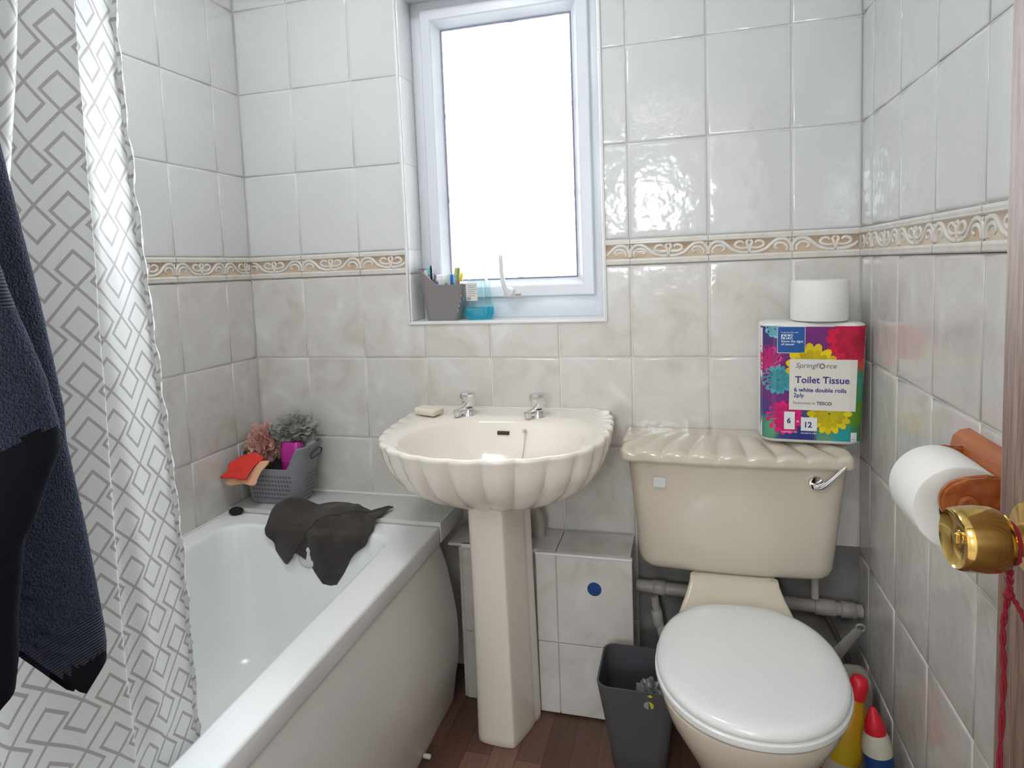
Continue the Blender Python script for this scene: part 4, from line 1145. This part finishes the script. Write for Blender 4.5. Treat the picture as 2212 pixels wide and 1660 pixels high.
loft(bm, [mwring(zb+.002,.033,.023,.01), mwring(zb+.010,.0365,.0255,.012), mwring(zb+.0125,.0395,.0275,.012), mwring(zb+.034,.040,.0275,.012)])
frombm('mouthwash', bm, liquid_mat(), mw, smooth=40)
bm = bmesh.new(); lathe(bm, (.7435,.045,zb+.136), (0,0,1), [(0,.0155),(.018,.0145),(.020,.012)], 24); frombm('cap', bm, mat('pale_cap', (.85,.92,.93), .3, trans=.6), mw, smooth=40)
box('back_label', .7125, .7465, .0195, .0200, zb+.056, zb+.108, mat('paper_label', (.70,.70,.64), .5), mw)
bm = bmesh.new()
for k in range(6): addbox(bm, .718, .744-(.006 if k % 2 else .001), .0190,.0194, zb+.100-.006*k, zb+.1012-.006*k)
for k in range(7): addbox(bm, .7145+.0018*k, .7155+.0018*k, .0190,.0194, zb+.058, zb+.067)
frombm('label_print', bm, mat('label_ink', (.25,.25,.25), .6), mw)

# ------------------------------------------------------------------ basket in the bath corner and its contents
bs = thing('storage_basket', (.125,-.088,.5225), 'grey plastic basket with Y-shaped perforations in the bath corner', 'basket')
zb = .5230
def bkring(t, ins, scoop=True):
    x0, x1 = .034-.020*t+ins, .205+.038*t-ins; y0, y1 = -.140-.014*t+ins, -.034+.012*t-ins; out = []
    for x, y, _ in densn(rrect(x0,x1,y0,y1,.034+.004*t,0,7), 7, 16):
        s = (x-x0)/(x1-x0)
        def hh(xx): return .112+.062*max(0,min(1,(abs(xx-.44)-.33)/.14))**1.2*(3-2*max(0,min(1,(abs(xx-.44)-.33)/.14)))/1.0 if True else .112
        e = max(0,min(1,(abs(s-.43)-.30)/.20)); top = .112+.066*(e*e*(3-2*e))
        out.append((x, y, zb+top*t))
    return out
bm = bmesh.new(); ts = [0,.02,.06]+[i/10 for i in range(1,10)]+[.96,.985,1]
L_ = [bkring(t,(.004 if t == 0 else .001 if t == .02 else -.0012 if t in (.96,.985) else 0)) for t in ts]
loft(bm, L_+[bkring(t,.0028) for t in ts[::-1]])
bmesh.ops.recalc_face_normals(bm, faces=bm.faces[:])
def ymark(cx, cz, flip, surf):
    for a in (90,210,330):
        a = R(a+(180 if flip else 0)); pts = []
        for l, w_ in ((.0004,-.0008),(.0047,-.0008),(.0047,.0008),(.0004,.0008)):
            pts.append(surf(cx+l*math.cos(a)-w_*math.sin(a), cz+l*math.sin(a)+w_*math.cos(a)))
        bm.faces.new([bm.verts.new(p) for p in pts]).material_index = 1
for r_ in range(6):
    for c_ in range(19):
        z = .020+.0137*r_; t = z/.112
        def fs(u, v):
            tt = v/.112; return (u, -.140-.014*tt-.0012, zb+v)
        u = .066+.0100*c_*1.0-.004*t
        if u < .205-.034+.036*t: ymark(u, z, c_ % 2, fs)
    for c_ in range(5):
        z = .020+.0137*r_
        def gs(u, v):
            tt = v/.150; return (.205+.038*tt+.0014, u, zb+v)
        ymark(-.106+.0096*c_, z, c_ % 2, gs)
me_ = bpy.data.meshes.new('basket_body'); bm.to_mesh(me_); bm.free()
link('basket_body', me_, [mat('grey_basket_plastic', (.27,.27,.295), .5), mat('basket_hole_dark', (.02,.02,.025), .8)], bs, smooth=50)
bm = bmesh.new()
P = [( .2445, y, z) for y, z in ((-.112,.668),(-.106,.676),(-.07,.682),(-.052,.678),(-.050,.670),(-.058,.664),(-.10,.660),(-.11,.662))]
tube(bm, smooth_pts(P, 4, True), .0022, 8, closed=True); frombm('handle_hole_rim', bm, mat('dark_handle', (.04,.04,.045), .4), bs, smooth=50)
def puff(name, c, r, col, label, seed, n=70, sq=(1,1,1)):
    rs = random.Random(seed); bm = bmesh.new(); c = Vector(c)
    for k in range(n):
        d = Vector((rs.gauss(0,1), rs.gauss(0,1), rs.gauss(0,1))).normalized(); u, v = frame_of(d)
        a0 = rs.uniform(0,2*PI); L = rs.uniform(.6,1.3); m_ = 14; w_ = rs.uniform(.010,.017); rr = r*rs.uniform(.55,.92); ph = rs.uniform(0,6)
        R1, R2, R3 = [], [], []
        for i in range(m_+1):
            s = i/m_; a = a0+L*(s-.5); q = d*math.cos(L*(s-.5))+ (u*math.cos(a0)+v*math.sin(a0))*math.sin(L*(s-.5)); q.normalize()
            b_ = d.cross(q)+ (u*math.sin(a0)-v*math.cos(a0)); b_.normalize()
            wv = math.sin(s*13+ph)*.0045
            for Rr, h in ((R1,-w_),(R2,0),(R3,w_*.8)):
                pt = q*(rr+h*.9+(r*.12 if Rr is R3 else 0))+b_*(wv*(1.6 if Rr is R3 else .6))
                Rr.append(bm.verts.new(c+Vector((pt.x*sq[0],pt.y*sq[1],pt.z*sq[2]))))
        for A_, B_ in ((R1,R2),(R2,R3)):
            for i in range(m_): bm.faces.new((A_[i],A_[i+1],B_[i+1],B_[i]))
    bmesh.ops.create_icosphere(bm, subdivisions=2, radius=r*.55, matrix=Matrix.Translation(c))
    me = bpy.data.meshes.new(name); bm.to_mesh(me); bm.free()
    m, nt, b = nodes(name+'_mesh'); L = nt.links.new
    b.inputs['Base Color'].default_value = (*col,1); b.inputs['Roughness'].default_value = .6
    tl = nt.nodes.new('ShaderNodeBsdfTranslucent'); tl.inputs[0].default_value = (*col,1); mx = nt.nodes.new('ShaderNodeMixShader'); mx.inputs[0].default_value = .35
    L(b.outputs[0], mx.inputs[1]); L(tl.outputs[0], mx.inputs[2]); L(mx.outputs[0], nt.nodes['Material Output'].inputs[0])
    o = link(name, me, m, origin=c, smooth=180); return prop(o, label, 'bath puff')
puff('bath_puff', (.068,-.088,.695), .056, (.86,.56,.50), 'pink net bath puff heaped at the left of the basket', 3, 110, (.95,.8,1.05))
puff('bath_puff', (.172,-.078,.742), .060, (.46,.47,.44), 'grey net bath puff on top of the basket at the right', 5, 110, (1.15,.85,.66))
# magenta bottle
mg = thing('shower_gel_bottle', (.172,-.115,.60), 'magenta bottle of shower gel in the basket under the grey puff', 'shower gel bottle')
M_mag = mat('magenta_plastic', (.33,.008,.20), .18, coat=.4); M_mag2 = mat('magenta_cap', (.45,.015,.27), .2, coat=.4)
def mring(z, w, d, r): return [(x+(z-.53)*.06, y, z) for x, y, _ in rrect(.175-w,.175+w,-.112-d,-.112+d,r,0,5)]
bm = bmesh.new(); loft(bm, [mring(.532,.026,.017,.012), mring(.54,.030,.019,.014), mring(.62,.034,.021,.018), mring(.652,.033,.020,.018)]); frombm('bottle_body', bm, M_mag, mg, smooth=50)
bm = bmesh.new(); loft(bm, [mring(.653,.0345,.0215,.018), mring(.690,.0345,.0215,.018), mring(.704,.032,.020,.017), mring(.711,.026,.015,.013)]); frombm('cap', bm, M_mag2, mg, smooth=50)
wc = thing('lotion_bottle', (.212,-.075,.60), 'white-capped bottle at the right end of the basket', 'lotion bottle')
bm = bmesh.new(); lathe(bm, (.186,-.062,.535), (.16,0,1), [(0,.016),(.12,.018),(.125,.016)], 24); frombm('bottle_body', bm, mat('pearl_plastic', (.6,.6,.62), .3), wc, smooth=50)
bm = bmesh.new(); lathe(bm, (.207,-.062,.661), (.15,0,1), [(0,.0215),(.030,.021),(.040,.017),(.043,.008)], 24); frombm('cap', bm, mat('white_cap', (.72,.72,.72), .3), wc, smooth=50)
# sponge cloth folded over the basket corner
def cloth_layer(name, out, zoff, col, parent):
    V = []; n = len(out); c = Vector((sum(p[0] for p in out)/n, sum(p[1] for p in out)/n, sum(p[2] for p in out)/n))
    P = smooth_pts(out, 5, True); K = 6; V = [c+Vector((0,0,zoff))]; F = []
    for k in range(1, K+1):
        for p in P:
            q = c.lerp(p, k/K); V.append(q+Vector((0,-zoff*.4,zoff+.003*math.sin(q.x*120)*math.sin(q.y*90))))
    m_ = len(P)
    F = [(0,1+i,1+(i+1)%m_) for i in range(m_)]+[(1+(k-1)*m_+i,1+k*m_+i,1+k*m_+(i+1)%m_,1+(k-1)*m_+(i+1)%m_) for k in range(1,K) for i in range(m_)]
    o = pydata(name, V, F, mat(name, col, .8, bump=(300,.4,.001)), parent)
    for p in o.data.polygons: p.use_smooth = True
    s_ = o.modifiers.new('t','SOLIDIFY'); s_.thickness = .003; return o
scl = thing('sponge_cloth', (.06,-.17,.65), 'red and peach sponge cloth draped over the left of the basket', 'cloth')
cloth_layer('red_layer', [(.004,-.215,.622),(.022,-.205,.640),(.024,-.195,.660),(.050,-.175,.676),(.085,-.165,.684),(.118,-.162,.672),(.100,-.185,.650),(.090,-.205,.628),(.088,-.212,.618),(.05,-.214,.620)], .002, (.72,.045,.03), scl)
cloth_layer('peach_layer', [(.016,-.213,.612),(.024,-.208,.622),(.05,-.205,.622),(.086,-.204,.620),(.096,-.19,.645),(.112,-.172,.668),(.136,-.163,.664),(.120,-.178,.640),(.112,-.19,.618),(.108,-.200,.603),(.07,-.206,.607),(.03,-.211,.602)], -.003, (.80,.44,.26), scl)
bp_ = thing('pump_bottle', (.022,-.045,.525), 'small bottle with gold pump behind the pink puff in the corner', 'pump bottle')
bm = bmesh.new(); lathe(bm, (.047,-.052,.535), (0,0,1), [(0,.012),(.12,.013),(.13,.006)], 20); frombm('bottle_body', bm, mat('olive_bottle', (.25,.2,.08), .3), bp_, smooth=50)
bm = bmesh.new(); lathe(bm, (.032,-.115,.680), (-.3,-.6,.4), [(0,.009),(.006,.0095),(.012,.008)], 18); frombm('pump_head', bm, M_brass, bp_, smooth=50)
# black pebble-like scrubber
bm = bmesh.new()
bmesh.ops.create_icosphere(bm, subdivisions=4, radius=1)
for v in bm.verts:
    k = 1+.12*noise.noise(v.co*2.2); v.co = Vector((.040+v.co.x*.0215*k, -.205+v.co.y*.017*k, .5205+max(-.7,v.co.z)*.012*k))
prop(frombm('pumice_stone', bm, mat('black_pumice', (.010,.009,.010), .8, bump=(300,.6,.001)), origin=(.04,-.205,.512), smooth=180), 'black pumice stone on the bath rim below the basket', 'pumice stone')

# ------------------------------------------------------------------ dark grey cloth over the rim
poly_ = [(.188,-.004),(.196,-.025),(.216,-.045),(.222,-.070),(.236,-.086),(.258,-.099),(.274,-.084),(.290,-.060),(.318,-.085),(.345,-.118),(.378,-.160),(.388,-.176),(.391,-.183),(.395,-.176),(.403,-.160),(.412,-.140),(.434,-.110),(.452,-.075),(.474,-.048),(.498,-.028),(.512,.004),(.498,.050),(.503,.080),(.506,.125),(.512,.150),(.500,.150),(.490,.120),(.478,.112),(.455,.118),(.430,.118),(.405,.138),(.370,.155),(.335,.158),(.30,.143),(.26,.138),(.225,.130),(.196,.118),(.178,.095),(.172,.060),(.182,.020)]
PP = smooth_pts([(a,b,0) for a,b in poly_], 5, True); cc0 = Vector((.345,.02,0))
def clothmap(X, s):
    # s>0 lies on the rim and ledge, s<0 hangs down inside the bath
    fold = .0115*(math.sin((X-.30)*34+s*5)*.6+noise.noise(Vector((X*15, s*6, 3))))*(1 if s < .05 else .7)
    bunch = .030*math.exp(-((X-.205)**2)/.0016)*math.exp(-((s-.085)**2)/.004)+.016*math.exp(-((X-.375)**2)/.003)*math.exp(-((s-.09)**2)/.004)
    y0 = -.262
    if s >= 0:
        z = .5135+abs(fold)*.9+bunch+(.011 if s > .075 else .011*s/.075)*1.0+.004
        y = y0+s*.92
        if s < .02: z -= .004*(1-s/.02)
    else:
        t = -s; y = y0-.012-.02*t-abs(fold)*1.4-.004; z = .5135-t+.002*math.sin(X*60)
        if t < .015: y = y0-.012*math.sin(t/.015*PI/2)-abs(fold)*1.4*t/.015-.004*t/.015; z = .5175-t*.8
    return (X, y, z)
K = 44; V = [clothmap(cc0.x, cc0.y)]; m_ = len(PP)
for k in range(1, K+1):
    for p in PP:
        q = cc0.lerp(p, k/K); V.append(clothmap(q.x, q.y))
F = [(0,1+i,1+(i+1)%m_) for i in range(m_)]+[(1+(k-1)*m_+i,1+k*m_+i,1+k*m_+(i+1)%m_,1+(k-1)*m_+(i+1)%m_) for k in range(1,K) for i in range(m_)]
clo = pydata('face_cloth', V, F, mat('charcoal_cloth', (.036,.031,.028), .95, sheen=.15, bump=(420,.6,.001), vary=(16,1,(.055,.047,.042))), origin=(.345,-.262,.52))
for p in clo.data.polygons: p.use_smooth = True
s_ = clo.modifiers.new('t','SOLIDIFY'); s_.thickness = .0022
prop(clo, 'charcoal grey cloth draped over the tap end of the bath', 'cloth')

# ------------------------------------------------------------------ bin
bn = thing('waste_bin', (1.21,-.29,0), 'dark grey plastic bin between the tiled box and the toilet', 'bin')
def bnring(t, ins):
    x0, x1 = 1.146-.026*t+ins, 1.268+.028*t-ins; y0, y1 = -.335-.058*t+ins, -.232+.018*t-ins
    return rrect(x0,x1,y0,y1,.028,.252*t,6)
bm = bmesh.new(); ts = [0,.02,.3,.6,.95,.985,1]
L_ = [bnring(t,(.004 if t == 0 else -.0015 if t >= .95 else 0)) for t in ts]
I_ = [bnring(t,.0025) for t in ts[::-1]]; I_[-1] = [(x,y,z+.003) for x,y,z in I_[-1]]
loft(bm, L_+I_); frombm('bin_body', bm, mat('dark_grey_plastic', (.085,.085,.095), .42, bump=(500,.3,.0005)), bn, smooth=50)
rs = random.Random(4); bm = bmesh.new(); bmesh.ops.create_icosphere(bm, subdivisions=4, radius=1)
for v in bm.verts:
    k = 1+.35*noise.noise(v.co*2.4)+.2*noise.noise(v.co*6); v.co = Vector((1.240+v.co.x*.036*k, -.335+v.co.y*.030*k, .205+v.co.z*.036*k))
prop(frombm('plastic_bag', bm, mat('crumpled_bag', (.22,.23,.24), .25, trans=.3), origin=(1.24,-.335,.17), smooth=30), 'crumpled translucent bag poking out of the dark grey bin', 'bag')
bm = bmesh.new()
def bf(x, z): t = z/.252; return (x, -.335-.058*t-.0030, z)
cx, cz = 1.236, .2185
bm.faces.new([bm.verts.new(bf(cx-.0005+.0105*math.cos(a), cz+.0105*math.sin(a))) for a in [R(90+180*k/12) for k in range(13)]])
stk = frombm('sticker_white_half', bm, mat('sticker_grey', (.33,.35,.31), .4), bn)
bm = bmesh.new()
bm.faces.new([bm.verts.new(bf(cx+.011*math.cos(a), cz+.011*math.sin(a))) for a in [R(-60+150*k/12) for k in range(13)]])
bm.faces.new([bm.verts.new(bf(cx+x, cz+z)) for x, z in ((-.003,.026),(.004,.031),(.010,.026),(.004,.022))])
frombm('sticker_yellow_half', bm, mat('sticker_yellow', (.55,.58,.03), .4), bn)

# ------------------------------------------------------------------ cleaning things by the right wall
br = thing('toilet_brush', (1.695,-.175,0), 'toilet brush with grey translucent handle leaning beside the toilet', 'toilet brush')
bm = bmesh.new()
P = [Vector((1.618,-.215,.245)), Vector((1.640,-.224,.282)), Vector((1.662,-.233,.320)), Vector((1.690,-.245,.372))]
a = P[0]; d = (P[-1]-a).normalized(); sx = d.cross(Vector((0,1,0))).normalized(); sy = d.cross(sx)
rr = []
for t, w_ in ((0,.012),(.3,.0145),(.6,.0125),(.85,.0105),(.93,.0105),(1,.009)):
    rr.append([a+(P[-1]-a)*t+sx*w_*math.cos(2*PI*k/12)+sy*w_*.55*math.sin(2*PI*k/12) for k in range(12)])
loft(bm, rr); frombm('handle', bm, mat('smoky_plastic', (.22,.22,.20), .3), br, smooth=50)
bm = bmesh.new(); e = P[-1]
tube(bm, [e+d*.004+(sx*math.cos(q)+d*math.sin(q))*.0085 for q in [2*PI*k/18 for k in range(18)]], .0030, 8, closed=True)
frombm('hanging_ring', bm, bpy.data.materials['smoky_plastic'], br, smooth=50)
bm = bmesh.new(); tube(bm, [P[0], P[0]+Vector((-.008,.012,-.08)), P[0]+Vector((-.012,.02,-.14))], .006, 10); frombm('shaft', bm, bpy.data.materials['smoky_plastic'], br, smooth=50)
bm = bmesh.new(); lathe(bm, (1.600,-.19,.0), (0,0,1), [(0,.03),(.01,.032),(.10,.030),(.11,.022)], 20); frombm('brush_cup', bm, mat('cup_grey', (.15,.15,.14), .5), br, smooth=50)
wbt = thing('cleaner_bottle', (1.690,-.195,0), 'cream bottle standing at the back in the corner by the right wall', 'bottle')
bm = bmesh.new()
loft(bm, [rrect(1.655,1.727,-.225,-.165,.018,z,6) if s == 1 else rrect(1.691-.036*s,1.691+.036*s,-.195-.03*s,-.195+.03*s,.018*s,z,6) for z, s in ((0,.9),(.004,1),(.20,1),(.225,.95),(.240,.80),(.249,.55),(.252,.2))])
frombm('bottle_body', bm, mat('cream_bottle', (.38,.36,.30), .4), wbt, smooth=50)
yb = thing('yellow_cleaner_bottle', (1.64,-.30,0), 'yellow and orange cleaner bottle with red cap behind the toilet seat', 'bottle')
d = Vector((.21,-.0,1)).normalized(); b0_ = Vector((1.618,-.305,.004))
bm = bmesh.new(); lathe(bm, b0_, d, [(0,.029),(.006,.033),(.09,.035),(.12,.042),(.155,.045),(.19,.041),(.222,.030),(.245,.0175),(.262,.015)], 32)
o_ = frombm('bottle_body', bm, mat('yellow_bottle', (.52,.36,.015), .35, vary=(9,1,(.62,.24,.01))), yb, smooth=50)
bm = bmesh.new(); lathe(bm, b0_+d*.252, d, [(0,.0195),(.030,.0195),(.044,.015),(.048,.008)], 24); frombm('cap', bm, mat('red_cap', (.62,.015,.03), .4), yb, smooth=50)
bm = bmesh.new(); lathe(bm, b0_+d*.075, d, [(0,.0358),(.038,.0405)], 32, cap0=False, cap1=False); frombm('white_label', bm, mat('bottle_label', (.45,.42,.36), .5), yb, smooth=50)
bm = bmesh.new(); lathe(bm, b0_+d*.045, d, [(0,.0352),(.030,.0358)], 32, cap0=False, cap1=False); frombm('red_band', bm, mat('label_red', (.50,.03,.05), .5), yb, smooth=50)
bb = thing('blue_spray_bottle', (1.70,-.385,0), 'blue and white bottle with red cap against the right wall', 'bottle')
d = Vector((-.10,0.02,1)).normalized(); b0_ = Vector((1.712,-.385,.002))
bm = bmesh.new(); lathe(bm, b0_, d, [(0,.025),(.005,.028),(.15,.0285),(.185,.028)], 28); frombm('bottle_body', bm, mat('navy_bottle', (.012,.05,.20), .3), bb, smooth=50)
bm = bmesh.new(); lathe(bm, b0_+d*.185, d, [(0,.0286),(.012,.0285),(.030,.0255),(.042,.021)], 28); frombm('white_shoulder', bm, mat('ivory_shoulder', (.58,.56,.45), .4), bb, smooth=50)
bm = bmesh.new(); lathe(bm, b0_+d*.226, d, [(0,.0205),(.004,.021),(.025,.0165),(.040,.010),(.050,.006),(.052,.002)], 24); frombm('cap', bm, bpy.data.materials['red_cap'], bb, smooth=50)
